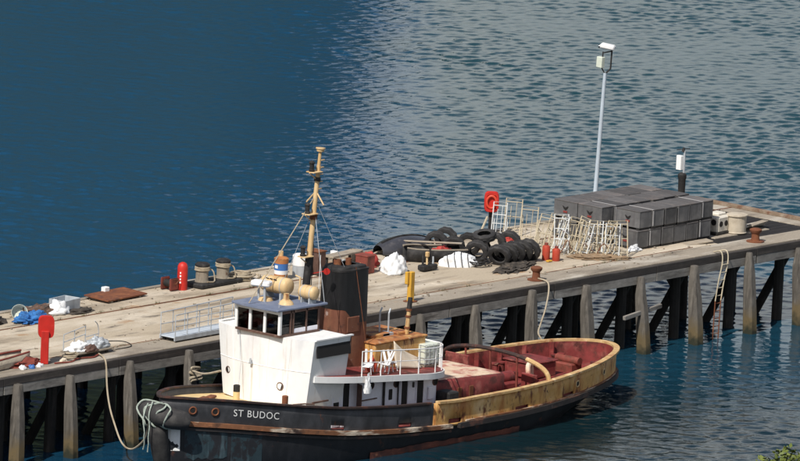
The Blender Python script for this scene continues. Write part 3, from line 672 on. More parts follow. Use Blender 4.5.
for yy in (.85, .05): B().box((-5.55, yy, 6.2), (.5, .08, .3)).obj('raft_cradle', galv, wh)
canister((-5.15, -.85, 6.48), .78, .27)
for yy in (-1.05, -.65): B().box((-5.15, yy, 6.17), (.4, .06, .22)).obj('raft_cradle', galv, wh)
q = B(); q.tube([(-5.0, -.25, 6.07), (-5.0, -.25, 6.95), (-5.05, -.05, 7.0)], .04, 8); q.obj('vent_pipe', cream, wh)
# ---- mast
MB_ = Vector((-4.5, 0, 5.0)); MT_ = Vector((-3.85, 0, 11.85))
def mp(z): t = (z - 5.0) / 6.85; return MB_.lerp(MT_, t)
mast = B().cyl(mp(5.0), mp(7.62), .17, .15, 14).obj('mast', blacks, tug); tag(mast, 'tall mast, black below and cream above')
B().cyl(mp(7.60), mp(11.2), .115, .085, 14).cyl(mp(11.2), mp(11.75), .07, .06, 12).obj('upper_mast', cream, mast)
q = B(); q.cyl(mp(11.75), mp(11.85), .14, .16, 14).cyl(mp(11.85), mp(11.90), .19, .19, 14); q.obj('mast_cap', cream, mast)
for z, s, dark in ((7.68, .40, True), (9.34, .36, True), (10.98, .36, True)):
    c = mp(z); B().box(c + Vector((-.22, .0, 0)), (.52, .42, .045), bev=.01).obj('platform', cream, mast)
    l = B(); l.lathe([(.11, 0), (.12, .06), (.09, .08), (.09, .3), (.12, .32), (.12, .36), (.04, .42)], c + Vector((-.36, .02, .03)), n=14); l.obj('navigation_light', blacks, mast)
    B().tube([c + Vector((-.5, 0, -.02)), mp(z - .35)], .025, 5).obj('strut', cream, mast)
for dy in (-.28, .28): B().tube([mp(10.2), mp(9.72) + Vector((.02, dy * 1.6, 0))], .03, 6).obj('strut', cream, mast)
for k in range(5): B().box(mp(10.3 + k * .28) + Vector((.12, -.08, 0)), (.16, .05, .03)).obj('step', cream, mast)
q = B(); q.cyl(mp(10.6) + Vector((0, 0, 0)), mp(10.75), .13, .13, 10); q.obj('band', blacks, mast); B().cyl(mp(9.1), mp(9.3), .15, .15, 10).obj('band', rustm, mast)
B().tube([mp(10.05), (-7.25, .35, 6.1)], .022, 5).obj('forestay', ropem, mast)
B().tube([mp(9.9), (-2.6, -.4, 7.1)], .012, 4).obj('backstay', galv, mast)
for yy in (-1.2, 1.2): B().tube([mp(9.6), (-4.6, yy, 6.05)], .012, 4).obj('shroud', galv, mast)
B().tube([mp(8.6), mp(8.0) + Vector((.1, -.1, 0)), mp(6.4) + Vector((.16, -.12, 0))], .018, 4).obj('cable', blacks, mast)
B().tube([(-4.7, -.95, 6.05), (-4.66, -.95, 7.9)], .012, 4).obj('whip_aerial', whitep, wh); B().tube([(-6.9, -.9, 6.05), (-6.88, -.9, 6.6)], .014, 4).obj('whip_aerial', galv, wh)
q = B(); q.lathe([(.03, -.03), (.09, 0), (.13, .1), (.13, .13)], mp(7.0) + Vector((.75, -.3, .05)), (-.6, -.8, 0), 14); q.tube([mp(6.95), mp(7.0) + Vector((.75, -.3, .05))], .02, 5); q.obj('horn', redgloss, mast)
# ---- funnel
def fsec(z):
    t = (z - 3.2) / 4.0; hx = .90 - .07 * t; hy_ = .70 - .05 * t; xc = -2.22 + .06 * t; n = 28; out = []
    for i in range(n):
        a = 2 * math.pi * i / n; ca, sa = math.cos(a), math.sin(a); e = .6 if ca < 0 else .3
        out.append((xc + hx * math.copysign(abs(ca) ** e, ca), hy_ * math.copysign(abs(sa) ** e, sa), z))
    return out
b = B(); b.grid([fsec(z) for z in (3.0, 4.0, 5.0, 6.0, 6.9)], wrap=True); fun = b.obj('funnel', funrust, tug, 50); tag(fun, 'tall funnel, black above a rusty brown base')
def grow(sec, k): return [(-2.18 + (x + 2.18) * k, y * k, z) for x, y, z in sec]
b = B(); rows = []
bot = [5.46 if x < -2.75 else 5.46 - .58 * min(1, (x + 2.75) / .55) for x, y, z in fsec(5.0)]
for t in (0, .15, .35, .6, .85, 1.0):
    row = []
    for i_, z0 in enumerate(bot):
        z = z0 + (6.98 - z0) * t; row.append(grow([fsec(z)[i_]], 1.012)[0])
    rows.append(row)
b.grid(rows, wrap=True); b.obj('funnel_casing', funblack, fun, 50)
b = B()
b.grid([[(-2.16 + (x + 2.16) * k, y * k, 6.97 + dz) for x, y, z in fsec(6.95)] for k, dz in ((1.03, -.04), (1.03, .03), (.93, .05), (.90, .13), (.5, .17))], wrap=True)
b.obj('funnel_crown', blacks, fun, 40)
for dx, dy, r, h in ((-.3, .1, .16, .22), (.1, -.12, .12, .26), (.35, .12, .1, .2)): B().lathe([(r, 0), (r, h), (r * .8, h), (r * .8, h - .1)], (-2.16 + dx, dy, 7.1), n=14).obj('exhaust_pipe', rustm, fun)
B().tube([(-2.2, -.64, 7.1), (-2.05, -.85, 5.6), (-1.9, -1.05, 4.1)], .016, 5).obj('wire', rustm, fun)
B().box((-2.95, -.25, 4.75), (.1, .36, .5), bev=.02).obj('access_plate', blacks, fun); B().box((-2.3, -.70, 4.85), (.7, .05, .62), bev=.02).obj('access_plate', funrust, fun)
# ---- engine casing
cas = B().prism([(-1.5, -1.2), (1.5, -1.2), (1.5, 1.2), (-1.5, 1.2)], lambda x, y: bd(x) - .02, 4.02, bev=.04).obj('engine_casing', yellowpaint, tug)
B().box((0, 0, 4.05), (3.1, 2.5, .07), bev=.02).obj('casing_top', orangep, cas)
B().box((-.4, .1, 4.14), (1.1, 1.2, .14), bev=.03).obj('skylight', orangep, cas); B().box((.8, -.2, 4.13), (.7, .9, .12), bev=.03).obj('skylight', orangep, cas)
q = B(); q.tube([(-.1, -.15, 4.08), (-.1, -.15, 5.0), (.05, -.12, 5.15)], .035, 6); q.tube([(.2, -.35, 4.08), (.2, -.35, 4.95), (.34, -.3, 5.1)], .035, 6); q.box((.05, -.25, 4.13), (.6, .5, .12)); q.obj('davit_pair', galv, cas)
dp = B(); dp.cyl((.85, -.65, 3.0), (1.05, -.65, 5.1), .10, .08, 10); dp = dp.obj('derrick_post', cream, tug)
B().cyl((1.05, -.65, 5.08), (1.09, -.65, 5.52), .10, .09, 10).obj('head', blacks, dp)
for z in (4.3, 4.75, 5.0): B().lathe([(.12, 0), (.12, .07)], (.85 + .095 * (z - 3), -.65, z), n=10).obj('band', rustm, dp)
q = B(); q.lathe([(.30, 0), (.27, .1), (.25, .75), (.33, .80), (.33, .92)], (2.0, .35, bd(2.0)), n=18); q.obj('vent_trunk', cream, tug)
# ---- boat-deck railing
def rail_run(pts, name='railing', h=.98):
    q = B()
    top = [Vector((x, y, bd(x) + h)) for x, y in pts]
    q.tube(spline(top, 3), .024, 6); q.tube(spline([p - Vector((0, 0, h * .45)) for p in top], 3), .017, 5)
    r = q.obj(name, whitep, tug)
    for x, y in pts: B().cyl((x, y, bd(x)), (x, y, bd(x) + h), .026, .022, 7).obj('rail_post', whitep, r)
    return r
port_r = [(-3.95, -2.7), (-2.85, -2.71), (-1.7, -2.71), (-.6, -2.70), (.5, -2.6), (1.35, -2.2), (1.85, -1.7)]
rail_run(port_r); rail_run([(x, -y) for x, y in port_r]); rail_run([(1.9, -1.6), (1.97, -.6), (1.97, .6), (1.9, 1.6)])
# ---- after casing (red) with peeled top
ac = B().prism([(1.6, -1.75), (5.7, -1.75), (6.05, -1.4), (6.05, 1.4), (5.7, 1.75), (1.6, 1.75)], 1.0, lambda x, y: 2.26 - .045 * (x - 1.6), bev=.07).obj('after_casing', deckred, tug, 50)
B().prism([(1.7, -1.5), (5.7, -1.55), (5.85, -1.3), (5.85, 1.3), (5.7, 1.55), (1.7, 1.5)], 2.0, lambda x, y: 2.275 - .045 * (x - 1.6)).obj('peeled_top', peeled, ac)
for x in (3.0, 3.7): B().box((x, -1.765, 1.62), (.26, .04, .5), bev=.02).obj('side_hatch', rustm, ac)
q = B(); q.box((3.0, .3, 2.28), (.9, .8, .14), bev=.03); q.obj('hatch_cover', peeled, ac)
B().box((1.72, -2.25, 1.6), (.62, .7, .75), bev=.05).obj('deck_winch_box', blacks, tug)
q = B()
for k in range(5): q.lump((2.45 + .17 * k, -2.3 - .1 * (k % 2), .86), .22, .2, .30, k + 3)
q.obj('rag_heap', orangep, tug)
# ---- tow arches
def arch(xf, rise, mat, name, xa=0, r=.085, zoff=0):
    pts = []
    for i in range(25):
        a = math.pi * i / 24; y = -math.cos(a) * (hb(xf) - .08); s = math.sin(a) ** .75
        pts.append((xf + xa * s, y, zr(xf) + .03 + rise * s + zoff))
    return B().tube(pts, r, 8).obj(name, mat, tug)
ar = arch(7.2, .82, rustdark, 'tow_arch', -.15, .085)
pp = []
for i in range(8):
    a = math.pi * i / 24; y = -math.cos(a) * (hb(7.2) - .08); s = math.sin(a) ** .75; pp.append((7.2 - .15 * s, y, zr(7.2) + .03 + .82 * s))
B().tube(pp, .096, 8).obj('arch_foot', capm, ar)
for yy in (-1.2, .2, 1.5):
    s = math.sin(math.acos(max(-1, min(1, -yy / 2.75)))) ** .75
    B().cyl((7.1, yy, 1.0), (7.2 - .15 * s, yy, zr(7.2) + .82 * s), .045, .045, 8).obj('arch_strut', rustred, ar)
B().box((6.8, 1.7, 1.55), (.1, 1.2, 1.35), bev=.02).obj('arch_panel', deckred, ar)
# ---- after deck gear
def dz_(x): return zs(x) + .10
q = B(); q.lathe([(.34, 0), (.30, .08), (.20, .18), (.20, .5), (.32, .62), (.32, .70), (.15, .74)], (6.6, .9, dz_(6.6)), n=18); q.obj('capstan', tanm, tug)
q = B(); q.box((6.8, -.7, 1.25), (.9, .9, .5), bev=.06).cyl((6.3, -.7, 1.6), (7.3, -.7, 1.6), .26, .26, 14); q.obj('tow_winch', deckred, tug)
B().box((8.0, -1.1, 1.35), (.12, .8, .7), bev=.03).obj('hook_bracket', deckred, tug); B().box((8.0, -.1, 1.3), (.9, .1, .6), bev=.03).obj('hook_bracket', deckred, tug)
q = B(); q.tube(spline([(8.6, -.6, 1.1), (8.7, -.4, 1.75), (9.1, -.2, 1.8), (9.3, -.1, 1.1)], 6), .10, 8); q.obj('tow_hook_loop', peeled, tug)
q = B(); q.tube(spline([(8.0, -1.7, 1.05), (8.8, -1.9, 1.5), (9.4, -1.2, 1.15), (8.6, -.9, 1.1)], 6), .12, 8); q.obj('pipe_bend', deckred, tug)
hb1 = B().box((10.2, .75, 1.38), (1.5, 1.5, .62), bev=.06).obj('stern_hatch', deckred, tug); B().box((10.2, .75, 1.72), (1.6, 1.6, .07), bev=.02).obj('hatch_lid', deckred, hb1)
q = B(); q.box((11.9, .2, 1.3), (.7, .9, .4), bev=.05).cyl((11.9, -.4, 1.6), (11.9, .8, 1.6), .16, .16, 12); q.obj('stern_roller', rustred, tug)
for (x, y) in ((9.6, -1.9), (9.6, 1.9), (12.4, -.9), (12.3, 1.1), (4.6, -2.4), (4.6, 2.4)):
    q = B()
    for d in (-.2, .2): q.lathe([(.12, 0), (.12, .38), (.16, .40), (.16, .46)], (x + d, y, dz_(x)), n=12)
    q.box((x, y, dz_(x) + .03), (.75, .3, .06)); q.obj('mooring_bitts', deckred, tug)
rnd = random.Random(5)
for k in range(9):
    x = rnd.uniform(7.4, 12.4); y = rnd.uniform(-1.6, 1.8)
    B().box((x, y, dz_(x) + .08), (rnd.uniform(.2, .5), rnd.uniform(.1, .35), rnd.uniform(.1, .28)), rot=(0, 0, rnd.uniform(0, 3)), bev=.02).obj('deck_fitting', rnd.choice([deckred, rustred, peeled, blacks]), tug)
q = B(); q.cyl((7.6, -2.2, 1.05), (10.6, -1.6, 1.2), .05); q.obj('spare_bar', cream, tug)
# ---- fore deck gear
def bitt(x, y, zz, mats, r=.13, h=.62):
    o = B().lathe([(r, 0), (r, h * .62)], (x, y, zz), n=14).obj('bollard', mats[0], tug)
    B().lathe([(r * 1.01, h * .6), (r * 1.01, h), (r * .7, h + .02)], (x, y, zz), n=14).obj('top', mats[1], o)
bitt(-7.75, .35, zr(-7.75) - .25, (deckyel, blacks)); bitt(-7.5, -1.95, zr(-7.5) - .25, (rustm, rustm), .12, .58)
for x, y in ((-8.6, .9), (-8.2, -.6), (-9.6, .4)): B().box((x, y, zr(x) - .20), (.5, .28, .10), rot=(0, 0, .3), bev=.03).obj('deck_chock', rustm, tug)
B().tube([(-7.2, -2.1, 2.5), (-6.7, -2.25, 2.5), (-6.3, -2.4, 2.45)], .03, 6).obj('hand_rail', brownp, tug)
B().box((-5.9, -2.35, 2.5), (.9, .06, .06)).obj('hand_rail', brownp, tug)

# ------------------------------------------------------------------ loose things on the tug
def ibc(loc, rz, label):
    t = thing('ibc_tank', label, 'tank', loc, rz)
    B().box((0, 0, .52), (.96, .96, .80), bev=.06).obj('bottle', ibcm, t)
    q = B()
    for z in (.16, .40, .64, .90): q.tube([(-.5, -.5, z), (.5, -.5, z), (.5, .5, z), (-.5, .5, z)], .013, 4, closed=True)
    for k in range(5):
        a = -.5 + k * .25
        for s in (-.5, .5):
            q.cyl((a, s, .1), (a, s, .92), .011, None, 4); q.cyl((s, a, .1), (s, a, .92), .011, None, 4)
    q.obj('cage', galv, t)
    q = B(); q.box((0, 0, .09), (1.0, 1.0, .03))
    for s in (-.42, 0, .42): q.box((0, s, .04), (1.0, .12, .075))
    q.obj('pallet', woodm, t); B().lathe([(.11, 0), (.11, .05)], (0, 0, .92), n=14).obj('lid', whitep, t)
    return t
ibc((-5.45, -6.05, bd(1.55) + .015), R(2), 'white caged plastic tank on the tug beside the yellow casing')
by = thing('buoy', 'orange-red plastic buoy lashed inside the tug boat-deck railing', 'buoy', (-9.75, -7.15, bd(-2.75) + .02))
B().lathe([(.05, 0), (.16, .05), (.21, .2), (.20, .38), (.10, .56), (.05, .62), (.05, .7)], n=18).obj('body', M('buoy_red', (.60, .07, .03), [((.42, .06, .03), 2, .5, .7, I)], rough=.4, var=.1), by)
rnd = random.Random(2)
sp_lab = ['white plastic chair frame tipped against the tug railing by the buoy', 'white folded plastic chair leaning beside the orange-red buoy', 'white broken plastic chair nearest the cream canvas on the tug']
for k, (x, y, rz) in enumerate(((-3.15, -2.3, .5), (-2.3, -2.3, -.4), (-1.7, -2.25, 1.2))):
    t = thing('plastic_chair', sp_lab[k], 'chair', (x - 7, y - 5, bd(x) + .03), (0, R((-12, 14, 20)[k]), rz), 'white plastic junk on the boat deck')
    B().box((0, 0, .34), (.42, .42, .05), bev=.02).obj('seat', whitep, t)
    for s in (-.1, .1): B().box((.2, s, .64), (.04, .1, .55), rot=(0, R(10), 0), bev=.01).obj('back_slat', whitep, t)
    for sx in (-.18, .18):
        for sy in (-.18, .18): B().cyl((sx, sy, .012), (sx * .9, sy * .9, .33), .025, .025, 6).obj('leg', whitep, t)
t = B(); q = [(-1.35, -1.55), (-.15, -1.5), (.75, -1.62)]
rows = []
for i in range(13):
    u = i / 12; x = -.75 + 1.5 * u; zt = bd(x) + .03; top = 4.12 - .85 * u ** .8
    rows.append([(x, -1.75 + .30 * v + .06 * math.sin(7 * u + 4 * v), zt + (top - zt) * v) for v in [j / 8 for j in range(9)]])
t.grid(rows); o = t.obj('canvas_sheet', cloth2, None, 180); o.location = (-7, -5, .02); sm = o.modifiers.new('t', 'SOLIDIFY'); sm.thickness = .02
tag(o, 'cream canvas sheet leaning in a triangle against the yellow casing on the tug', 'canvas')
q = B(); q.lump((0, 0, -.62), .16, .10, .66, 9, amp=.45, freq=3); o = q.obj('white_rag', cloth, None, 60); o.location = (-10.75, -7.86, bd(-3.75) - .02); tag(o, 'white rag hanging over the edge of the tug boat deck', 'rag')
# bow fender
fd = thing('bow_fender', 'big black rubber fender lashed round the bow of the tug', 'fender', (-19.55, -5, 0))
def bowpt(x, s, out, z): return Vector((x + 7 - 7 + 12.55 - 12.55, s, z))
pts = []
for i in range(17):
    a = math.pi * (i / 16 - .5) * .95; pts.append((.62 - .72 * math.cos(a), -.95 * math.sin(a), 2.36 + .10 * math.cos(a) - .10 * math.sin(a)))
B().tube(spline(pts, 2), [.20] + [.34 + .07 * math.sin(math.pi * i / 32) for i in range(31)] + [.20], 16).obj('body', rubber, fd, 60)
B().tube(spline([(-.02, -.05, 2.1), (.02, -.05, 1.5), (.22, -.02, .8), (.45, 0, .1)], 5), [.2, .3, .35, .36, .36, .36, .36, .36, .36, .35, .34, .33, .32, .3, .26, .2], 14).obj('hanging_body', rubber, fd, 60)
lash = thing('lashing_rope', 'knotted pale green rope lashed over the black bow fender', 'rope', (-19.55, -5, 0))
for k, a0 in enumerate((-.5, -.1, .3, .55)):
    ang = a0; cx, cy = .62 - .72 * math.cos(ang), -.95 * math.sin(ang); ring = []
    nrm = Vector((-math.cos(ang), -math.sin(ang) * .8, 0)).normalized()
    for i in range(13):
        th = 2 * math.pi * i / 12; ring.append(Vector((cx, cy, 2.43)) + nrm * math.cos(th) * .47 + Vector((.10 * math.sin(th + k), .22 * math.sin(th * 2 + k), math.sin(th) * .48)))
    B().tube(spline(wobble(ring, .10, 2, k), 3), .036, 6).obj('turn', ropeg, lash)
for k in range(2):
    p0 = Vector((-.52 + .03 * k,   .22 - .22 * k, 2.6 + .1 * (k % 2))); pts = wobble(spline([p0 + Vector((.2, 0, .25)), p0, p0 + Vector((-.10, -.02, -.3)), p0 + Vector((-.08, .05 * (k - 2), -.9)), p0 + Vector((.02, .05, -1.5 - .2 * (k % 3)))], 6), .08, 2.2, k)
    B().tube(pts, .028, 6).obj('tail', ropeg, lash)
# ------------------------------------------------------------------ mooring ropes
def rope(name, pts, r, mat, label, wob=.03):
    return tag(B().tube(wobble(spline(pts, 8), wob, .9, len(pts)), r, 6).obj(name, mat), label, 'rope')
rope('mooring_rope', [(-16.9, .75, 3.56), (-17.25, .1, 3.56), (-17.45, -.25, 3.3), (-17.75, -.7, 2.1), (-18.35, -1.9, .85), (-18.75, -2.9, .62), (-19.2, -4.0, 1.25), (-19.75, -4.7, 2.1)], .036, ropem, 'pale mooring rope sagging from the pier edge to the tug bow')
rope('stern_line', [(9.0, .55, 3.62), (8.85, -.25, 3.5), (7.6, -1.2, 2.75), (6.3, -2.0, 2.15), (5.6, -2.75, 1.98)], .035, ropem, 'pale rope running from the rusty bollard down to the tug stern')
rope('bow_line', [(-12.9, -.65, 2.5), (-13.05, -.72, 2.75), (-12.55, -.70, 2.7), (-12.85, -.62, 2.55), (-13.0, -.74, 2.62), (-13.4, -1.6, 2.72), (-13.55, -2.7, 3.05)], .045, ropem, 'tan rope from the grey pile to the white tug house', .05)
rope('pile_rope', [(-13.1, -.7, 2.35), (-12.5, -.72, 2.42), (-12.55, -.35, 2.45), (-13.0, -.65, 2.55), (-12.5, -.74, 2.3), (-13.05, -.72, 2.25)], .06, ropem, 'tangle of tan rope wrapped round the pile behind the tug bow', .05)

# ------------------------------------------------------------------ crates at the pier end
GR = 'dark grey crates stacked at the pier end'
ORD = ['first', 'second', 'third', 'fourth', 'fifth', 'sixth', 'seventh', 'eighth', 'ninth', 'tenth', 'eleventh', 'twelfth', 'thirteenth']
CX, CY, CZ = .79, 1.32, .80
def crate_proto():
    me = {}
    b = B(); b.box((0, 0, .42), (CX - .055, CY - .055, .68), bev=.02)
    for s in (-1, 1):
        for q in (-1, 1): b.box((s * (CX / 2 - .047), q * (CY / 2 - .047), .42), (.055, .055, .66), bev=.01)
    me['body'] = b.obj('body', cratem)
    b = B(); b.box((0, 0, .775), (CX - .035, CY - .035, .05), bev=.012); me['lid'] = b.obj('lid', cratelid)
    for s in (-1, 0, 1):
        b = B(); b.box((0, s * (CY / 2 - .12), .04), (CX - .06, .14, .078)); me['skid%d' % s] = b.obj('skid', blacks)
    b = B(); x = -CX / 2 + .006
    pts = [(-.16, .13), (-.07, .09), (0, .05), (.07, .09), (.16, .13), (.11, .03), (0, -.05), (-.11, .03)]
    a = [b.bm.verts.new((x, p[0], .45 + p[1])) for p in pts]; c2 = [b.bm.verts.new((x - .006, p[0], .45 + p[1])) for p in pts]
    for i in range(8): b.bm.faces.new((a[i], a[(i + 1) % 8], c2[(i + 1) % 8], c2[i]))
    b.bm.faces.new((c2[0], c2[1], c2[7])); b.bm.faces.new((c2[1], c2[2], c2[6], c2[7])); b.bm.faces.new((c2[2], c2[3], c2[5], c2[6])); b.bm.faces.new((c2[3], c2[4], c2[5]))
    me['emblem'] = b.obj('emblem', mark_dark)
    b = B(); b.box((x - .003, 0, .33), (.006, .22, .08)); me['emblem_bar'] = b.obj('emblem_bar', mark_red)
    b = B(); b.box((-CX / 2 + .05, -CY / 2 - .004, .44), (.05, .012, .62)); b.box((-CX / 2 + .05, 0, .803), (.05, CY + .01, .008)); me['strap'] = b.obj('strap', strapm)
    return me
CP = crate_proto(); first_use = {k: True for k in CP}
def crate(loc, rz, label, front, strap):
    t = thing('crate', label, 'crate', loc, rz, GR)
    for k in ['body', 'lid', 'skid-1', 'skid0', 'skid1'] + (['emblem', 'emblem_bar'] if front else []) + (['strap'] if strap else []):
        o = CP[k]
        if not first_use[k]: o = o.copy(); C.objects.link(o)
        first_use[k] = False; o.parent = t
rnd = random.Random(12)
rowsC = [('A', 17.12 - .1, 5.95, 7), ('B', 17.15 - .1, 4.60, 7), ('C', 17.5, 3.02, 6)]
rown = {'A': 'seaward row', 'B': 'middle row', 'C': 'row nearest the tug'}
for lay in (0, 1):
    for nm, x0, yc, n in rowsC:
        for i in range(n):
            dx = .0 if lay == 0 else (.14 if nm == 'C' else .02)
            dr = rnd.uniform(-1.2, 1.2)
            lab = 'dark grey crate, %s layer, %s, %s from the tyre end' % (('lower', 'top')[lay], rown[nm], ORD[i])
            crate((x0 + CX / 2 + i * (CX + .012) + dx + rnd.uniform(-.02, .02), yc + rnd.uniform(-.05, .05) * (1 if lay else .4), DZ + .004 + lay * (CZ + .006)), R(dr * (.9 if lay else .4)), lab, i == 0, (nm == 'C' and i in (1, 5)) or (nm == 'B' and i in (1,)))
q = B(); q.box((0, 0, .03), (1.3, .55, .05), rot=(0, R(-2), 0), bev=.008); o = q.obj('board', woodm); o.location = (20.9, 1.95, DZ + .01); o.rotation_euler = (0, R(-3), R(-18)); tag(o, 'pale loose board lying on the deck beside the crates', 'board')
q = B(); q.lump((0, 0, 0), .35, .22, .22, 4, amp=.5); o = q.obj('plastic_scrap', cloth, None, 50); o.location = (17.3, 2.35, DZ); tag(o, 'crumpled white plastic at the foot of the crate stack', 'plastic')
# ------------------------------------------------------------------ lamp and post
lam = thing('lamp_post', 'tall pale blue-grey pole with camera and box, behind the crates', 'lamp post', (22.1, 8.62, DZ + .035), (R(1.5), R(1.2), 0))
B().lathe([(.20, 0), (.20, .05), (.12, .08), (.11, .9), (.095, 1.0), (.075, 5.9), (.07, 6.1)], n=14).obj('pole', lampm, lam)
q = B(); q.tube([(0, 0, 6.05), (-.12, .1, 6.3), (-.12, .1, 7.0)], .03, 6).tube([(0, 0, 6.05), (.14, -.16, 6.3), (.14, -.16, 7.15)], .04, 6).tube([(-.12, .1, 6.95), (.14, -.16, 7.05)], .03, 6); q.obj('bracket', blacks, lam)
B().box((-.16, .16, 6.55), (.22, .30, .46), bev=.02).obj('junction_box', ibcm, lam)
q = B(); q.box((-.02, -.05, 7.24), (.42, .62, .20), rot=(R(6), 0, R(30)), bev=.05); cm = q.obj('camera_housing', whitep, lam)
B().lathe([(.07, 0), (.07, .05)], (-.22, .22, 7.22), (-.5, .8, -.1), 12).obj('camera_lens', lens, cm)
po = thing('signal_post', 'short black post with a white box at the far corner of the pier', 'post', (27.62, 8.42, DZ))
B().lathe([(.17, 0), (.15, .2), (.16, 1.0), (.19, 1.1), (.19, 1.22), (.10, 1.3)], n=12).obj('post', blacks, po)
B().cyl((.02, -.06, 1.25), (.02, -.06, 2.25), .05, .04, 8).obj('pipe', galv, po); B().box((-.06, .12, 1.72), (.18, .26, .62), bev=.015).obj('box', whitep, po)
q = B(); q.cyl((0, 0, 2.2), (0, -.02, 2.38), .08, .05, 10); q.tube([(-.2, .2, 2.28), (.2, -.2, 2.34)], .018, 5); q.obj('head', blacks, po)
# ------------------------------------------------------------------ machine and things in the end bay
mc = thing('machine', 'cream engine block with dark round openings beside the crates', 'machine', (23.35, 2.95, DZ + .012), R(6))
B().box((0, 0, .42), (.85, .75, .72), bev=.08).obj('block', palem, mc); B().box((.05, 0, .82), (.6, .5, .14), bev=.04).obj('cover', palem, mc)
for y, z, r in ((-.16, .52, .13), (.18, .28, .09), (.2, .6, .07)): B().lathe([(r, -.01), (r, .02), (r * .7, .02)], (-.425, y, z), (-1, 0, 0), 14).obj('opening', mark_dark, mc)
B().box((-.05, 0, .05), (1.0, .85, .09)).obj('skid', blacks, mc)
for s in (-.2, .18): B().lathe([(.12, -.01), (.12, .02)], (s, -.376, .45), (0, -1, 0), 14).obj('opening', mark_dark, mc)
dr = thing('tan_drum', 'short tan cylindrical drum beside the cream machine', 'drum', (24.15, 2.5, DZ + .012))
B().lathe([(.42, 0), (.44, .03), (.41, .06), (.41, .70), (.46, .73), (.46, .78), (.40, .80)], n=22).obj('body', tanm, dr)
for k in range(5):
    o = B().box((0, 0, .025), (2.3 - .2 * k, .30, .05), bev=.006).obj('timber_board', palem if k % 2 else woodm); o.location = (25.3 + .05 * k, 3.1 - .16 * k, DZ + .016 + .055 * k); o.rotation_euler = (0, 0, R(-6 + 5 * k))
    tag(o, '%s pale board from the bottom of the pile behind the tan drum' % ORD[k], 'board', 'pale boards by the drum')
o = B().box((0, 0, .012), (.7, .5, .02), bev=.004).obj('paper_sheet', palem); o.location = (26.8, 6.0, 3.468); o.rotation_euler = (0, 0, .3); tag(o, 'pale sheet lying on the dark bay floor at the pier end', 'sheet')
# ------------------------------------------------------------------ bollards on the near edge
def cast_bollard(loc, label, s=1.0):
    t = thing('quay_bollard', label, 'bollard', loc, 0, 'rusty bollards on the near pier edge')
    B().lathe([(.36 * s, 0), (.36 * s, .04), (.22 * s, .06)], n=18).obj('base', rustm, t)
    B().lathe([(.19 * s, .03), (.16 * s, .18), (.16 * s, .34), (.24 * s, .44), (.25 * s, .52), (.15 * s, .57)], n=18).obj('body', rustm, t)
cast_bollard((9.05, .6, DZ + .008), 'rusty bollard with a pale rope in front of the tyre heap')
cast_bollard((23.2, .68, DZ + .008), 'rusty bollard near the end of the pier beyond the crates', 1.05)
yp = thing('yellow_post', 'yellow steel post standing on the near pier edge above the tug', 'post', (1.3, .6, DZ + .008))
B().box((0, 0, .62), (.24, .20, 1.22), bev=.02).obj('post', orangep if False else M('yellow_steel', (.58, .33, .04), [((.36, .17, .04), 2, .52, .7, V), (RUST, 3, .66, .74, V)], rough=.6, var=.15), yp)
B().box((-.16, .06, .98), (.16, .16, .50), bev=.02).obj('bracket', MATS['yellow_steel'], yp); B().box((0, 0, .025), (.42, .4, .04)).obj('base_plate', rustm, yp)
# ------------------------------------------------------------------ ladder on the pier face
ld = thing('pier_ladder', 'pale bent ladder hanging from the pier edge down to the water', 'ladder', (19.75, -.30, 0))
for s in (0, .36):
    B().tube(spline([(s + .05, .42, 3.55), (s + .02, .0, 3.62), (s, -.12, 3.2), (s - .25, -.16, 2.4), (s - .42, -.18, 1.6)], 6), .028, 7).obj('rail', cageA, ld)
    B().tube([(s - .42, -.18, 1.62), (s - .5, -.18, -.6)], .026, 6).obj('lower_rail', rustm, ld)
for k in range(10):
    z = 3.1 - k * .32; x0 = -.02 if z > 3.1 else -.02 - (3.1 - z) * .27 if z > 1.6 else -.42 - (1.6 - z) * .036
    B().cyl((x0, -.16, z), (x0 + .36, -.16, z), .016, .02, 6).obj('rung', rustm if z < 1.6 else cageA, ld)
# ------------------------------------------------------------------ lifebuoy stands
def lifebuoy(loc, rz, label, post_m, low, pw=.2):
    t = thing('lifebuoy_stand', label, 'lifebuoy stand', loc, rz, 'red lifebuoy stands')
    z0 = low
    B().box((.05, -.05 if pw > .25 else 0, z0 / 2 + .15), (.16, pw, z0 + .3), bev=.02).obj('post', post_m, t)
    q = B(); hw, hh = .31, .44; n = 32; prof = []
    def loop(k, x):
        out = []
        for i in range(n):
            a = 2 * math.pi * i / n; ca, sa = math.cos(a), math.sin(a); out.append((x, hw * k * math.copysign(abs(ca) ** .5, ca), z0 + hh + hh * k * math.copysign(abs(sa) ** .5, sa)))
        return out
    vs = q.grid([loop(.98, .02), loop(1.0, -.03), loop(1.0, -.18), loop(.93, -.24), loop(.70, -.24), loop(.64, -.16)], wrap=True); q.bm.faces.new(vs[0][::-1]); q.bm.faces.new(vs[-1]); q.obj('housing', redgloss, t, 50)
    q = B(); q.tube([(-.22, .20 * math.cos(2 * math.pi * i / 20), z0 + hh + .26 * math.sin(2 * math.pi * i / 20)) for i in range(20)], .055, 8, closed=True); rg = q.obj('ring', M('ring_red_' + str(len(MATS)), (.55, .06, .03), rough=.45, var=.05), t, 60)
    return t
lifebuoy((-19.84, .75, DZ + .004), R(232), 'red lifebuoy stand with a red post at the near left pier edge', redgloss, 1.0, .30)
lifebuoy((15.25, 8.45, DZ + .036), R(40), 'red lifebuoy stand on a dark post behind the tyre heap', blacks, .92)
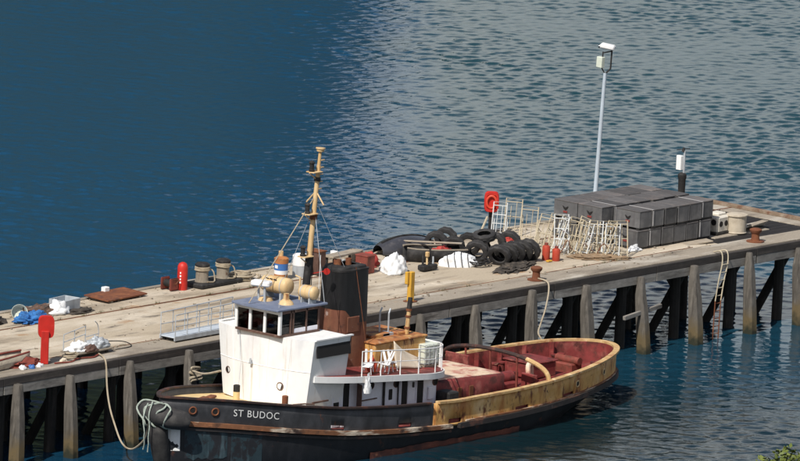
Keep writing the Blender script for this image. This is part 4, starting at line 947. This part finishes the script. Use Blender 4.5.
# ------------------------------------------------------------------ big mooring bollards, red cylinder
bp = thing('bollard_base', 'long low black base plate under the two roped bollards', 'base plate', (-2.6, 7.75, DZ + .03), R(2))
B().box((0, 0, .10), (2.6, 1.0, .20), bev=.05).obj('plate', blacks, bp)
def big_bollard(loc, label, seed):
    t = thing('mooring_bollard', label, 'bollard', loc, 0, 'tan mooring bollards')
    t.scale = (.88, .88, .9)
    B().lathe([(.33, 0), (.31, .06), (.29, .12), (.29, .70)], n=22).obj('body', bollm, t); B().lathe([(.31, .68), (.34, .72), (.34, .80), (.26, .86), (.1, .88)], n=22).obj('cap', blacks, t)
    q = B()
    for k in range(3):
        q.tube(wobble([(.325 * math.cos(2 * math.pi * i / 24), .325 * math.sin(2 * math.pi * i / 24), .54 + .06 * k) for i in range(24)], .02, 3, seed + k), .035, 6, closed=True)
    q.tube(wobble(spline([(.3, -.15, .6), (.42, -.3, .45), (.45, -.38, .1), (.2, -.52, .05), (-.2, -.5, .06)], 6), .03, 2, seed), .032, 6); q.obj('rope_turns', ropem, t)
big_bollard((-3.30, 7.75, DZ + .232), 'tan roped bollard nearer the red cylinder', 1); big_bollard((-2.0, 7.8, DZ + .232), 'tan roped bollard farther from the red cylinder', 6)
t = thing('red_cylinder', 'bright red domed cylinder standing at the far pier edge', 'cylinder', (-4.47, 7.75, DZ + .028))
B().lathe([(.21, 0), (.21, .88), (.20, .98), (.15, 1.08), (.06, 1.13)], n=24).obj('body', redgloss, t)
for k in range(4): B().box((-.20, -.075, .72 - k * .13), (.012, .05 + .015 * (k % 2), .07), rot=(0, 0, R(20))).obj('white_mark', mark_white, t)
t = thing('hand_winch', 'small rusty red winch beside the red cylinder', 'winch', (-5.0, 7.95, DZ + .028))
B().box((0, -.24, .28), (.5, .05, .5), bev=.04).obj('cheek', rustred, t); B().box((0, .24, .28), (.5, .05, .5), bev=.04).obj('cheek', rustred, t)
B().cyl((0, -.22, .3), (0, .22, .3), .15, .15, 14).obj('drum', blacks, t); B().tube([(0, -.27, .3), (0, -.34, .3), (.2, -.34, .45)], .02, 5).obj('crank', rustm, t)
def coil(name, loc, R0, turns, label, mat, seed, r=.05):
    q = B(); pts = []
    for i in range(turns * 14):
        a = i / 14 * 2 * math.pi; k = i / (turns * 14); pts.append(Vector((R0 * (1 - .35 * math.sin(k * 9)) * math.cos(a), R0 * (1 - .3 * math.sin(k * 9)) * .8 * math.sin(a), r + .30 * k)))
    q.tube(wobble(pts, .06, 2, seed), r, 6); o = q.obj(name, mat, None, 60); o.location = loc; return tag(o, label, 'rope')
coil('rope_coil', (-.95, 7.75, DZ + .03), .48, 5, 'tan rope heap right of the roped bollards', ropem, 3)
o = B().tube(wobble(spline([(-1.5, 7.4, 3.6), (-.6, 7.3, 3.56), (.1, 7.7, 3.58), (.35, 8.1, 3.57), (-.3, 8.2, 3.6)], 8), .06, 2), .05, 6).obj('loose_rope', ropem); tag(o, 'loose rope end trailing beside the tan rope heap', 'rope')
# ------------------------------------------------------------------ left end clutter
t = thing('rust_plate', 'flat rust-brown steel plate lying at the far pier edge', 'plate', (-7.95, 8.15, DZ + .03), R(4))
B().box((0, 0, .14), (2.5, 1.25, .06), rot=(R(3), 0, 0), bev=.01).obj('sheet', rustm, t)
for s in (-.9, .9): B().box((s, 0, .055), (.12, 1.1, .11)).obj('bearer', woodm, t)
o = B().box((0, 0, .16), (.28, .22, .3), bev=.02).obj('white_box', whitep); o.location = (-7.95, 8.72, DZ + .082); tag(o, 'small white box on the kerb behind the rust plate', 'box')
def fishbox(loc, rz, label, mat, s=(.9, .55, .34)):
    t = thing('fish_box', label, 'box', loc, rz); L_, W_, H_ = s
    B().box((0, 0, .03), (L_ * .94, W_ * .94, .05)).obj('bottom', mat, t)
    for k in (-1, 1): B().box((0, k * W_ / 2, H_ / 2 + .01), (L_, .04, H_), bev=.01).obj('side', mat, t); B().box((k * L_ / 2, 0, H_ / 2 + .01), (.04, W_ - .045, H_), bev=.01).obj('end', mat, t)
    return t
fishbox((-11.35, 7.75, DZ + .05), R(8), 'open pale grey box beside the white bag at the far edge', galv, (1.05, .75, .42))
q = B(); q.lump((0, 0, 0), .62, .42, .48, 21, amp=.4); o = q.obj('white_bag', cloth, None, 180); o.location = (-12.2, 7.35, DZ + .03); tag(o, 'crumpled white bag near the blue net on the far side', 'bag')
q = B(); q.lump((0, 0, 0), .7, .35, .16, 24, amp=.5); o = q.obj('dark_rags', darknet, None, 50); o.location = (-11.3, 6.95, DZ + .02); tag(o, 'dark rags lying in front of the pale grey box', 'rags')
q = B(); q.lump((0, 0, 0), .95, .55, .30, 31, nu=40, nv=12, amp=.55, freq=3.2); o = q.obj('blue_net', bluenet, None, 60); o.location = (-14.1, 6.95, DZ + .02); o.rotation_euler = (0, 0, .3); tag(o, 'bright blue heaped net on the far side of the pier', 'net')
q = B(); q.lump((0, 0, 0), 1.0, .5, .36, 33, nu=36, nv=10, amp=.5, freq=3); o = q.obj('brown_net', M('brown_net', (.12, .07, .05), [((.20, .13, .10), 6, .5, .7, I), ((.05, .04, .035), 5, .5, .66, I)], rough=.9, bump=.9, bscale=22, var=.3), None, 60); o.location = (-13.1, 7.65, DZ + .03); tag(o, 'brown heaped net behind the blue net', 'net')
t = thing('plastic_tub', 'round pale plastic tub standing behind the blue net', 'tub', (-13.9, 7.85, DZ + .03), (R(60), 0, R(-40)))
B().lathe([(.24, .16), (.29, .26), (.32, .50), (.33, .50), (.30, .26), (.27, .2)], n=20).obj('body', ibcm, t)
q = B(); q.lump((0, 0, 0), .9, .6, .34, 37, amp=.5, freq=3); o = q.obj('net_heap', darknet, None, 60); o.location = (-16.0, 7.6, DZ + .02); tag(o, 'dark net heap at the far left end of the pier', 'net')
# long rusty trough with timbers at bottom left
t = thing('rusty_trough', 'long pale trough with rusty red edges at the near left corner', 'trough', (-22.6, 1.15, DZ + .006), R(4))
b = B(); rows = []
for i in range(13):
    u = i / 12; x = -2.4 + 4.6 * u; w_ = .42 * (1 - .75 * max(0, u - .55) ** 1.5 * 2.2); h_ = .36 + .10 * u
    rows.append([(x, -w_, h_), (x, -w_ * .75, .05), (x, 0, .0), (x, w_ * .75, .05), (x, w_, h_)])
b.grid(rows); o = b.obj('shell', tanm, t, 40); sm = o.modifiers.new('t', 'SOLIDIFY'); sm.thickness = .04; sm.offset = 1
for s in (0, 4): B().tube([Vector(r[s]) + Vector((0, 0, .02)) for r in rows], .04, 6).obj('gunwale', rustred, t)
rnd = random.Random(9)
for k in range(7):
    o = B().box((0, 0, .03), (rnd.uniform(1.0, 2.0), .13, .05), bev=.008).obj('scrap_plank', woodm if k % 3 else rustred); o.location = (-22.4 + .28 * k, 1.75 + .17 * (k % 4), DZ + .012 + .06 * (k // 2)); o.rotation_euler = (0, R(rnd.uniform(-2, 2)), rnd.uniform(-.4, .5))
    tag(o, '%s scrap plank counted from the left behind the rusty trough' % ORD[k], 'plank', 'scrap planks behind the trough')
q = B(); q.lump((0, 0, 0), .85, .38, .30, 44, amp=.55, freq=3); o = q.obj('rust_scrap', rustred, None, 50); o.location = (-20.75, 1.05, DZ); tag(o, 'heap of reddish brown scrap left of the red lifebuoy stand', 'scrap')
for k, (x, y, mt) in enumerate(((-21.3, .55, cloth), (-20.9, .45, bluep), (-20.4, .5, cloth), (-18.9, .65, cloth2))):
    q = B(); q.lump((0, 0, 0), .16, .13, .14, 50 + k, amp=.5, nu=12, nv=6); o = q.obj('litter', mt, None, 50); o.location = (x, y, DZ); tag(o, ['white litter piece farthest left on the near pier edge', 'dark blue litter piece in front of the brown scrap', 'white litter piece in front of the lifebuoy stand', 'cream litter piece between the lifebuoy stand and the trolley'][k], 'litter')
q = B(); q.tube(wobble(spline([(-19.6, .5, 3.54), (-18.9, .35, 3.54), (-18.2, .55, 3.54), (-17.6, .4, 3.54), (-17.0, .6, 3.55)], 6), .05, 2), .035, 6); o = q.obj('red_hose', rustred); tag(o, 'thin reddish hose on the deck beside the lifebuoy stand', 'hose')
coil('cream_rope_coil', (-18.45, .72, DZ), .26, 3, 'small cream rope coil left of the trolley', ropem, 8, .035)
t = thing('trolley', 'low trolley with a rail frame and a heap of white sheets', 'trolley', (-17.05, 1.15, DZ + .004), R(3))
B().box((0, 0, .16), (2.2, .9, .06), bev=.01).obj('platform', woodm, t)
for sx in (-.8, .8):
    for sy in (-.3, .3): B().cyl((sx, sy - .04, .07), (sx, sy + .04, .07), .07, .07, 12).obj('wheel', blacks, t)
q = B(); q.tube([(-.95, .42, .19), (-.95, .42, .80), (.35, .42, .98), (.35, .42, .19)], .022, 6).tube([(-.3, .42, .19), (-.3, .42, .88)], .02, 6).tube([(-.95, .42, .5), (.35, .42, .66)], .018, 6).tube([(.35, .42, .55), (1.02, .3, .62)], .018, 6); q.obj('rail_frame', galv, t)
B().tube(spline([(1.02, .4, .19), (1.12, .4, .6), (1.05, .4, .95), (.85, .38, 1.12)], 5), .018, 6).obj('hoop', galv, t)
for k, (x, y, rx, ry, h, mt, nm, lb) in enumerate(((-.45, -.05, .62, .34, .32, cloth, 'white_sheet', 'rumpled white sheet on the left half of the trolley'), (.55, .0, .50, .34, .36, galv, 'grey_sheet', 'pale grey rumpled sheet on the right half of the trolley'), (-.25, -.42, .34, .16, .26, brownp, 'brown_sack', 'dark brown sack at the front of the trolley'))):
    q = B(); q.lump((0, 0, 0), rx, ry, h, 60 + k, nu=44, nv=18, amp=.42, freq=2.6); o = q.obj(nm, mt, None, 180); o.location = (-17.05 + x, 1.15 + y, DZ + .20); tag(o, lb, 'sheet' if k < 2 else 'sack')
o = B().tube(spline([(-16.2, 1.9, 3.52), (-15.2, 2.4, 3.52), (-14.2, 2.0, 3.52), (-14.6, 1.1, 3.52), (-15.8, 1.0, 3.52)], 8), .02, 5).obj('cable_loop', blacks); tag(o, 'thin dark cable loop on the deck right of the trolley', 'cable')
# gangway
t = thing('gangway', 'aluminium gangway with handrails lying along the near pier edge', 'gangway', (-10.55, 1.0, DZ + .006), R(1))
B().box((0, 0, .17), (4.2, .72, .05), bev=.01).obj('walkway', M('gangway_deck', (.45, .50, .56), [((.33, .36, .40), 3, .5, .7, I)], rough=.6, var=.1), t)
for s in (-.38, .38):
    B().box((0, s, .14), (4.3, .06, .18), bev=.012).obj('side_beam', galv, t)
    B().tube([(-2.1, s, .2), (-2.12, s, 1.08), (2.12, s, 1.2), (2.12, s, .2)], .024, 6).obj('handrail', galv, t)
    B().tube([(-2.1, s, .62), (2.12, s, .68)], .018, 6).obj('middle_rail', galv, t)
    for k in range(5): B().cyl((-1.4 + .7 * k, s, .2), (-1.4 + .7 * k, s, 1.10 + .02 * k), .02, .02, 6).obj('stanchion', galv, t)
for s in (-.3, .3): B().cyl((-1.95, s - .04, .08), (-1.95, s + .04, .08), .08, .08, 12).obj('wheel', blacks, t)
# ------------------------------------------------------------------ far side behind the wheelhouse
t = thing('striped_drum', 'drum banded orange, blue and white behind the tug wheelhouse', 'drum', (.45, 6.85, DZ + .03))
B().lathe([(.27, 0), (.28, .22), (.28, .24)], n=20).obj('base', orangep, t); B().lathe([(.28, .24), (.285, .40)], n=20).obj('white_band', whitep, t)
B().lathe([(.285, .40), (.285, .68)], n=20).obj('blue_band', bluep, t); B().lathe([(.29, .68), (.30, .88), (.22, .93), (.05, .95)], n=20).obj('top', orangep, t); B().lathe([(.10, .93), (.10, 1.14), (.08, 1.16)], (.05, .08, 0), n=12).obj('bung', cream, t)
B().box((-.285, 0, .55), (.012, .14, .12)).obj('white_label', mark_white, t)
t = thing('grey_drum', 'white plastic drum with a grey lower half left of the mast', 'drum', (1.55, 6.8, DZ + .03))
B().lathe([(.30, 0), (.31, .05), (.31, .48)], n=20).obj('body', galv, t); B().lathe([(.32, .48), (.32, .86), (.26, .93), (.1, .95)], n=20).obj('upper_body', whitep, t)
t = thing('steel_cabinet', 'brown rusty steel cabinet standing behind the tug mast', 'cabinet', (2.45, 6.75, DZ + .03), R(3))
B().box((0, 0, .50), (.5, .62, .92), bev=.015).obj('body', brownp, t); B().box((-.255, 0, .52), (.02, .54, .8), bev=.006).obj('door', brownp, t); B().box((0, 0, .98), (.56, .68, .04)).obj('top', rustm, t); B().box((0, 0, .02), (.44, .55, .04)).obj('plinth', blacks, t)
o = B().box((0, 0, .12), (.2, .3, .22), bev=.02).obj('small_box', whitep); o.location = (5.8, 8.73, DZ + .082); tag(o, 'small white box on the far kerb behind the funnel', 'box')
t = thing('tool_chest', 'dark red steel chest in front of the white tarpaulin heap', 'chest', (4.45, 5.85, DZ + .008), R(4))
B().box((0, 0, .36), (.52, .62, .70), bev=.02).obj('body', rustred, t); B().box((0, 0, .735), (.56, .66, .06), bev=.012).obj('lid', rustred, t); B().lathe([(.06, 0), (.06, .02)], (-.262, .05, .38), (-1, 0, 0), 12).obj('badge', cream, t)
t = thing('lifting_frame', 'dark rusty frame with a wheel beside the red chest', 'frame', (4.2, 6.9, DZ + .03), R(6))
q = B(); q.box((0, 0, .62), (1.9, .5, .08), bev=.01); q.obj('top_plank', woodm, t)
for sx in (-.8, .8):
    for sy in (-.18, .18): B().box((sx, sy, .29), (.08, .08, .58)).obj('leg', blacks, t)
B().lathe([(.16, -.04), (.18, 0), (.16, .04)], (-.3, -.3, .3), (0, 1, 0), 14).obj('wheel', galv, t)
q = B(); q.lump((0, 0, 0), .66, .52, .78, 71, nu=56, nv=24, amp=.34, freq=2.0); o = q.obj('white_tarpaulin', cloth, None, 180); o.location = (5.55, 5.25, DZ); o.rotation_euler = (0, 0, .6); tag(o, 'large crumpled white tarpaulin heap beside the red chest', 'tarpaulin')
q = B(); q.lump((0, 0, 0), .55, .4, .50, 73, amp=.4, freq=3); o = q.obj('red_bundle', M('red_cloth', (.42, .05, .04), [((.24, .04, .035), 3, .5, .7, I)], rough=.8, bump=.2, var=.2), None, 50); o.location = (5.6, 6.75, DZ + .02); tag(o, 'red bundle behind the white tarpaulin heap', 'bundle')
o = fishbox((5.55, 7.45, DZ + .05), R(20), 'brown wooden box behind the red bundle', woodm, (.7, .5, .5))
t = thing('rod_rig', 'dark outboard-like rig of rods right of the white tarpaulin', 'rig', (6.9, 4.6, DZ + .006))
B().box((0, 0, .16), (.9, .35, .22), bev=.04).obj('base', blacks, t)
for k, (x, h, mt) in enumerate(((-.3, .75, blacks), (-.05, .62, cream), (.12, .9, blacks), (.32, .55, galv))): B().cyl((x, 0, .2), (x + .05, .05, h), .05, .04, 8).obj('rod', mt, t)
B().box((-.02, .02, .68), (.16, .14, .22), bev=.03).obj('float', cream, t)
# upturned dark dinghy
t = thing('upturned_dinghy', 'upturned dark grey glossy dinghy hull at the far pier edge', 'dinghy', (9.0, 7.65, DZ + .03), R(-6))
b = B(); rows = []
for i in range(17):
    u = i / 16; x = -1.55 + 3.1 * u; w_ = .72 * max(.02, (1 - abs(2 * u - .9) ** 2.6 * .92)) ** .7; h_ = .62 * max(.05, math.sin(math.pi * min(1, .12 + u * .80))) ** .6
    rows.append([(x, w_ * math.cos(a), .12 + h_ * math.sin(a) ** .75) for a in [math.pi * j / 14 for j in range(15)]])
b.grid(rows); b.obj('hull', M('dark_gelcoat', (.045, .045, .052), [((.09, .085, .09), 2, .5, .7, I)], rough=.22, var=.15, spec=.6), t, 60)
B().tube([Vector(r[0]) for r in rows], .045, 6).obj('gunwale', blacks, t); B().tube([Vector(r[-1]) for r in rows], .045, 6).obj('gunwale', blacks, t)
for x in (-.9, .9): B().box((x, 0, .05), (.1, 1.6, .1)).obj('bearer', woodm, t)
B().tube([Vector(r[7]) + Vector((0, 0, .02)) for r in rows[1:-1]], .035, 6).obj('keel', blacks, t)
t = thing('open_dinghy', 'small open black dinghy with red cloth inside, left of the tyres', 'dinghy', (8.85, 5.95, DZ + .01), R(-32))
b = B(); rows = []
for i in range(15):
    u = i / 14; x = -1.25 + 2.5 * u; w_ = .58 * max(.03, (1 - max(0, .25 - u) ** 2 * 9)) ** .8; h_ = .52 + .12 * max(0, .5 - u)
    rows.append([(x, -w_, h_), (x, -w_ * .92, .2), (x, -w_ * .6, .02), (x, w_ * .6, .02), (x, w_ * .92, .2), (x, w_, h_)])
b.grid(rows); o = b.obj('hull', blacks, t, 40); sm = o.modifiers.new('t', 'SOLIDIFY'); sm.thickness = .04; sm.offset = 1
for s in (0, -1): B().tube([Vector(r[s]) for r in rows], .045, 6).obj('gunwale', woodm, t)
B().box((1.24, 0, .3), (.06, 1.1, .5)).obj('transom', blacks, t); B().box((.2, 0, .42), (.25, 1.08, .04)).obj('thwart', woodm, t)
q = B(); q.lump((0, 0, 0), .5, .34, .28, 81, amp=.45); o = q.obj('red_cloth', MATS['red_cloth'], None, 50); o.location = (9.0, 5.7, DZ + .34); tag(o, 'red cloth heaped inside the open black dinghy', 'cloth')
o = B().box((0, 0, 0), (2.6, .09, .06), bev=.01).obj('oar_plank', woodm); o.location = (8.9, 6.1, DZ + .74); o.rotation_euler = (R(4), R(-4), R(-72)); tag(o, 'grey spar laid across the open black dinghy', 'spar')
# white net sack
t = thing('net_sack', 'white bundle tied with dark cord in front of the dinghy', 'sack', (8.75, 4.55, DZ + .004), R(-40))
B().lump((0, 0, 0), .78, .40, .56, 91, nu=30, amp=.22).obj('bundle', cloth, t)
for k in range(4):
    x = -.45 + .28 * k; w_ = .41 * math.sqrt(max(.05, 1 - (x / .80) ** 2)); hh = .60 * math.sqrt(max(.05, 1 - (x / .82) ** 2))
    B().tube([(x + .06 * math.sin(a * 2), w_ * 1.1 * math.cos(a), .02 + hh * math.sin(a)) for a in [math.pi * j / 12 for j in range(13)]], .016, 5).obj('cord', blacks, t)
q = B(); q.lump((0, 0, 0), 1.75, .55, .16, 95, nu=44, nv=9, amp=.5, freq=4); o = q.obj('spread_net', darknet, None, 60); o.location = (10.5, 2.95, DZ); o.rotation_euler = (0, 0, .35); tag(o, 'dark net spread on the deck in front of the tyres', 'net')
coil('wire_coil', (9.4, 4.0, DZ), .42, 4, 'dark wire coil between the white bundle and the tyres', blacks, 12, .03)
# ------------------------------------------------------------------ tyres
def tyre_mesh(r=.50, w=.30):
    q = B(); prof = [(.27, -w * .36), (.30, -w * .47), (r * .80, -w * .5), (r * .95, -w * .44), (r, -w * .33), (r, -w * .12), (r - .02, -w * .10), (r - .02, -w * .06), (r, -w * .04), (r, w * .04), (r - .02, w * .06), (r - .02, w * .10), (r, w * .12), (r, w * .33), (r * .95, w * .44), (r * .80, w * .5), (.30, w * .47), (.27, w * .36), (.29, w * .30), (r * .88, w * .36), (r * .9, 0), (r * .88, -w * .36), (.29, -w * .30)]
    q.lathe(prof, (0, 0, 0), (1, 0, 0), 40, closed=True)
    for v in q.bm.verts:
        rd_ = math.hypot(v.co.y, v.co.z)
        if rd_ > r * .94 and abs(v.co.x) > w * .11:
            a = int(round(math.atan2(v.co.z, v.co.y) / (2 * math.pi) * 40))
            if (a // 2) % 2: v.co.y *= .955; v.co.z *= .955
    return q.obj('tyre', rubber, None, 30)
ty0 = tyre_mesh()
TY = [((10.05, 6.9), .47, -12, 25, 0, 'black tyre leaning farthest back beside the dinghy bow'),
      ((9.80, 5.75), .46, -14, 35, 0, 'black tyre standing right behind the white tied bundle'),
      ((11.0, 7.2), .48, -10, 20, 0, 'large black tyre standing behind the leftmost tyres'),
      ((9.95, 4.6), .46, -18, 30, 0, 'black tyre facing the camera left of the tyre row'),
      ((10.15, 3.55), .46, -30, 20, 0, 'nearest black tyre at the front end of the tyre row'),
      ((10.62, 3.55), .46, -28, 18, 0, 'second black tyre from the front of the tyre row'),
      ((11.12, 3.60), .47, -26, 22, 0, 'third black tyre from the front of the tyre row'),
      ((11.58, 3.58), .47, -25, 18, 0, 'fourth black tyre from the front of the tyre row'),
      ((12.02, 3.55), .47, -22, 15, 0, 'last black tyre of the row, beside the red drums'),
      ((10.95, 5.9), .46, -14, 28, 0, 'black tyre in the middle of the back of the heap'),
      ((11.95, 5.35), .46, -12, 22, 0, 'black tyre behind the tyre row, left of the frames'),
      ((12.7, 5.2), .46, -14, 20, 0, 'rearmost black tyre nearest the cream frames'),
      ((10.55, 4.75), 1.02, 75, 10, 1, 'black tyre lying on top of the heap')]
for k, (p, z, tilt, rz, flat, lab) in enumerate(TY):
    o = ty0 if k == 0 else ty0.copy()
    if k: C.objects.link(o)
    o.location = (p[0], p[1], DZ + z); o.rotation_euler = (0, R(tilt), R(rz)); tag(o, lab, 'tyre', 'black tyres heaped on the pier')
# ------------------------------------------------------------------ red fuel drums
for k, (x, y, s, lab) in enumerate(((12.75, 3.25, 1.0, 'taller red gas bottle between the tyres and the frames'), (12.98, 2.9, .84, 'shorter red gas bottle in front of the cream frames'))):
    t = thing('gas_bottle', lab, 'gas bottle', (x, y, DZ), 0, 'red gas bottles'); t.scale = (1, 1, s)
    B().lathe([(.15, 0), (.165, .04), (.165, .52), (.14, .60), (.06, .64)], n=18).obj('body', rustred if False else M('bottle_red%d' % k, (.42, .055, .03), [((.26, .06, .035), 3, .5, .7, I)], rough=.5, var=.15), t); B().lathe([(.08, .63), (.08, .72), (.07, .73)], n=12).obj('collar', rustred, t)
o = B().box((0, 0, .04), (.26, .16, .07), bev=.02).obj('yellow_block', MATS['yellow_steel']); o.location = (12.55, 2.9, DZ); tag(o, 'small yellow block at the foot of the red gas bottles', 'block')
# ------------------------------------------------------------------ leaning tubular frames
def frame_proto(mat, w_, h_, bars):
    e = {}
    q = B(); q.tube([(0, -w_ / 2, .03), (0, -w_ / 2, h_), (0, w_ / 2, h_), (0, w_ / 2, .03)], .026, 6); e['frame'] = q.obj('frame', mat)
    q = B(); q.tube([(.30, -w_ / 2, .03), (.30, -w_ / 2, h_ * .55), (0, -w_ / 2, h_ * .62)], .02, 6); q.tube([(.30, w_ / 2, .03), (.30, w_ / 2, h_ * .55), (0, w_ / 2, h_ * .62)], .02, 6); q.tube([(.30, -w_ / 2, .32), (.30, w_ / 2, .32)], .018, 5); e['foot'] = q.obj('foot', mat)
    bs = []
    for k in range(bars):
        z = .18 + (h_ - .32) * k / max(1, bars - 1); q = B(); q.tube([(0, -w_ / 2, z), (0, w_ / 2, z)], .017, 5); bs.append(q.obj('crossbar', mat))
    e['bars'] = bs
    q = B(); q.tube([(.0, -w_ / 6, .1), (.0, -w_ / 6, h_ * .9)], .014, 5); q.tube([(.0, w_ / 6, .1), (.0, w_ / 6, h_ * .8)], .014, 5); e['bars'].append(q.obj('upright', mat))
    return e
FP = [frame_proto(cageA, .70, 1.55, 3), frame_proto(cageB, .58, 1.45, 4)]; fu = [True, True]
def frame(kind, loc, rot, label, sc=1.0):
    t = thing('tube_frame', label, 'frame', loc, rot, 'pale tubular frames stacked by the crates'); t.scale = (1, 1, sc)
    for o in [FP[kind]['frame'], FP[kind]['foot']] + FP[kind]['bars']:
        if not fu[kind]: o = o.copy(); C.objects.link(o)
        o.parent = t
    fu[kind] = False
rnd = random.Random(21)
row = [(13.35, 4.55), (13.55, 4.25), (13.65, 3.95), (13.8, 3.7), (13.95, 3.45), (14.1, 3.25), (14.2, 3.0), (14.4, 2.8), (14.5, 2.6), (14.65, 2.4), (14.8, 2.2), (15.0, 2.0), (15.3, 1.8)]
for k, (x, y) in enumerate(row):
    frame(1 if k in (2, 3, 6, 8, 11) else 0, (x + .5 + rnd.uniform(-.1, .1), y - .0, DZ + .01), (R(rnd.uniform(-4, 4)), R(rnd.uniform(12, 26)), R(8 + rnd.uniform(-34, 30))), '%s tubular frame from the left in the jumble by the crates' % ORD[k], rnd.uniform(1.0, 1.18) if k < 4 else rnd.uniform(.9, 1.08))
for k, (x, y) in enumerate(((14.6, 4.9), (15.3, 4.0), (15.7, 3.4), (15.9, 2.9))):
    frame(0, (x, y, DZ + .01), (R(rnd.uniform(-6, 6)), R(rnd.uniform(6, 18)), R(rnd.uniform(0, 40))), '%s frame from the left in the back row of the jumble' % ORD[k], .75)
for k, (x, y, kd, lab) in enumerate(((14.9, 7.75, 1, 'white tubular frame just right of the far lifebuoy stand'), (15.6, 7.6, 0, 'cream tubular frame standing behind the tyre heap'), (14.75, 6.0, 0, 'lone cream tubular frame between the tyres and the jumble'))):
    frame(kd, (x, y, DZ + .03), (0, R(12), R(25)), lab)
o = B().tube([(12.9, 7.2, 3.6), (14.6, 8.1, 4.35)], .05, 6).obj('leaning_pole', cageA); tag(o, 'cream pole leaning from the tyres towards the frames', 'pole')
q = B(); q.lump((0, 0, 0), .28, .2, .2, 99, amp=.4); o = q.obj('red_scrap', MATS['red_cloth'], None, 50); o.location = (14.6, 6.9, DZ + .02); tag(o, 'small red scrap at the foot of the cream frame', 'scrap')
q = B(); q.lump((0, 0, 0), 1.2, .6, .14, 101, nu=36, nv=8, amp=.55, freq=4); o = q.obj('tan_net', M('tan_net', (.22, .15, .09), [((.34, .26, .18), 5, .5, .7, I)], rough=.9, bump=.8, bscale=20, var=.3), None, 60); o.location = (14.9, 2.3, DZ); o.rotation_euler = (0, 0, -.8); tag(o, 'tan netting spread under the jumble of frames', 'net')
rnd = random.Random(30)
for k in range(6):
    o = B().tube(wobble(spline([(14.0 + .25 * k, 3.6 - .3 * k, 3.55), (14.2 + .25 * k, 3.4 - .3 * k, 4.1), (14.5 + .25 * k, 3.3 - .3 * k, 3.75), (14.7 + .2 * k, 3.1 - .3 * k, 3.55)], 6), .12, 2, k), .02, 5).obj('bent_rod', cageA if k % 2 else rustm); tag(o, '%s bent thin rod from the left, caught among the frames' % ORD[k], 'rod', 'bent rods among the frames')

# ------------------------------------------------------------------ tree top on the hillside
def tree(base, top, rad, label):
    t = thing('tree', label, 'tree', base); h = top - base[2]; rr = random.Random(77)
    q = B(); q.tube(spline([(0, 0, -.6), (.1, 0, h * .25), (-.1, .1, h * .5), (0, 0, h * .72)], 4), [.22 - .14 * i / 12 for i in range(13)], 8); tr = q.obj('trunk', bark, t)
    for k in range(9):
        a = k * 2.4; q = B(); q.tube(spline([(0, 0, h * (.35 + .04 * k)), (rad * .35 * math.cos(a), rad * .35 * math.sin(a), h * (.5 + .04 * k)), (rad * .75 * math.cos(a), rad * .75 * math.sin(a), h * (.60 + .035 * k))], 4), [.09 - .07 * i / 8 for i in range(9)], 6); q.obj('limb', bark, tr)
    clumps = []
    for k in range(230):
        d = Vector((rr.gauss(0, 1), rr.gauss(0, 1), rr.gauss(0, 1))).normalized(); rad_k = rr.uniform(.55, 1.0)
        clumps.append((Vector((d.x * rad * rad_k, d.y * rad * rad_k, h - rad * .95 + d.z * rad * .85 * rad_k)), rr.uniform(.22, .42)))
    vs, fs = [], []
    for c, r in clumps:
        for j in range(170):
            d = Vector((rr.gauss(0, 1), rr.gauss(0, 1), rr.gauss(0, 1))).normalized(); p = c + d * r * rr.uniform(.5, 1.0)
            u = Vector((rr.gauss(0, 1), rr.gauss(0, 1), rr.gauss(0, .6))).normalized(); v = u.cross(d).normalized(); s = rr.uniform(.045, .085)
            i = len(vs); vs += [p - u * s, p + v * s * .5, p + u * s, p - v * s * .5]; fs.append((i, i + 1, i + 2, i + 3))
    me = bpy.data.meshes.new('crown'); me.from_pydata(vs, [], fs); me.materials.append(leafm); o = bpy.data.objects.new('crown', me); C.objects.link(o); o.parent = t
tree((-142.95, -135.8, 33.2), 39.27, 1.9, 'yellow-green leafy tree top at the bottom right corner')

# ------------------------------------------------------------------ grit and scraps swept along the deck edges
rr = random.Random(55); q = B()
for k in range(520):
    x = rr.uniform(-24, 28); u = rr.random()
    y = (rr.gauss(7.9, .45) if u < .45 else rr.gauss(1.2, .35) if u < .75 else rr.uniform(.1, 8.6))
    if x > 21.4 or not .08 < y < 8.7: continue
    sz = rr.uniform(.02, .075) * (1.6 if rr.random() < .08 else 1)
    q.box((x, y, DZ + .012 + sz * .25 + (.03 if y > 6.45 else 0)), (sz * rr.uniform(.7, 2.4), sz, sz * .6), rot=(rr.uniform(-.3, .3), rr.uniform(-.3, .3), rr.uniform(0, 3.1)))
o = q.obj('deck_debris', woodm, None, 20); tag(o, 'small scattered grit and wood scraps on the pier deck', 'debris', kind='stuff')
rr = random.Random(56); vs, fs = [], []
for k in range(70):
    x = rr.uniform(-22, 16); y = rr.choice([6.42, 6.45, 1.36, 8.55, 8.6]) + rr.uniform(-.05, .05)
    for j in range(16):
        a = rr.uniform(0, 6.28); h = rr.uniform(.04, .13); r = rr.uniform(.02, .12); i = len(vs); bx, by_ = x + rr.uniform(-.15, .15), y + rr.uniform(-.04, .04)
        vs += [(bx - .008, by_, DZ + .01), (bx + .008, by_, DZ + .01), (bx + r * math.cos(a), by_ + r * math.sin(a), DZ + .03 + h)]; fs.append((i, i + 1, i + 2))
me = bpy.data.meshes.new('weeds'); me.from_pydata(vs, [], fs); me.materials.append(M('dry_weed', (.14, .13, .05), [((.07, .09, .03), 2, .45, .6, I)], rough=.8)); o = bpy.data.objects.new('weeds', me); C.objects.link(o)
tag(o, 'sparse dry weeds growing in the joints of the pier deck', 'weeds', kind='stuff')
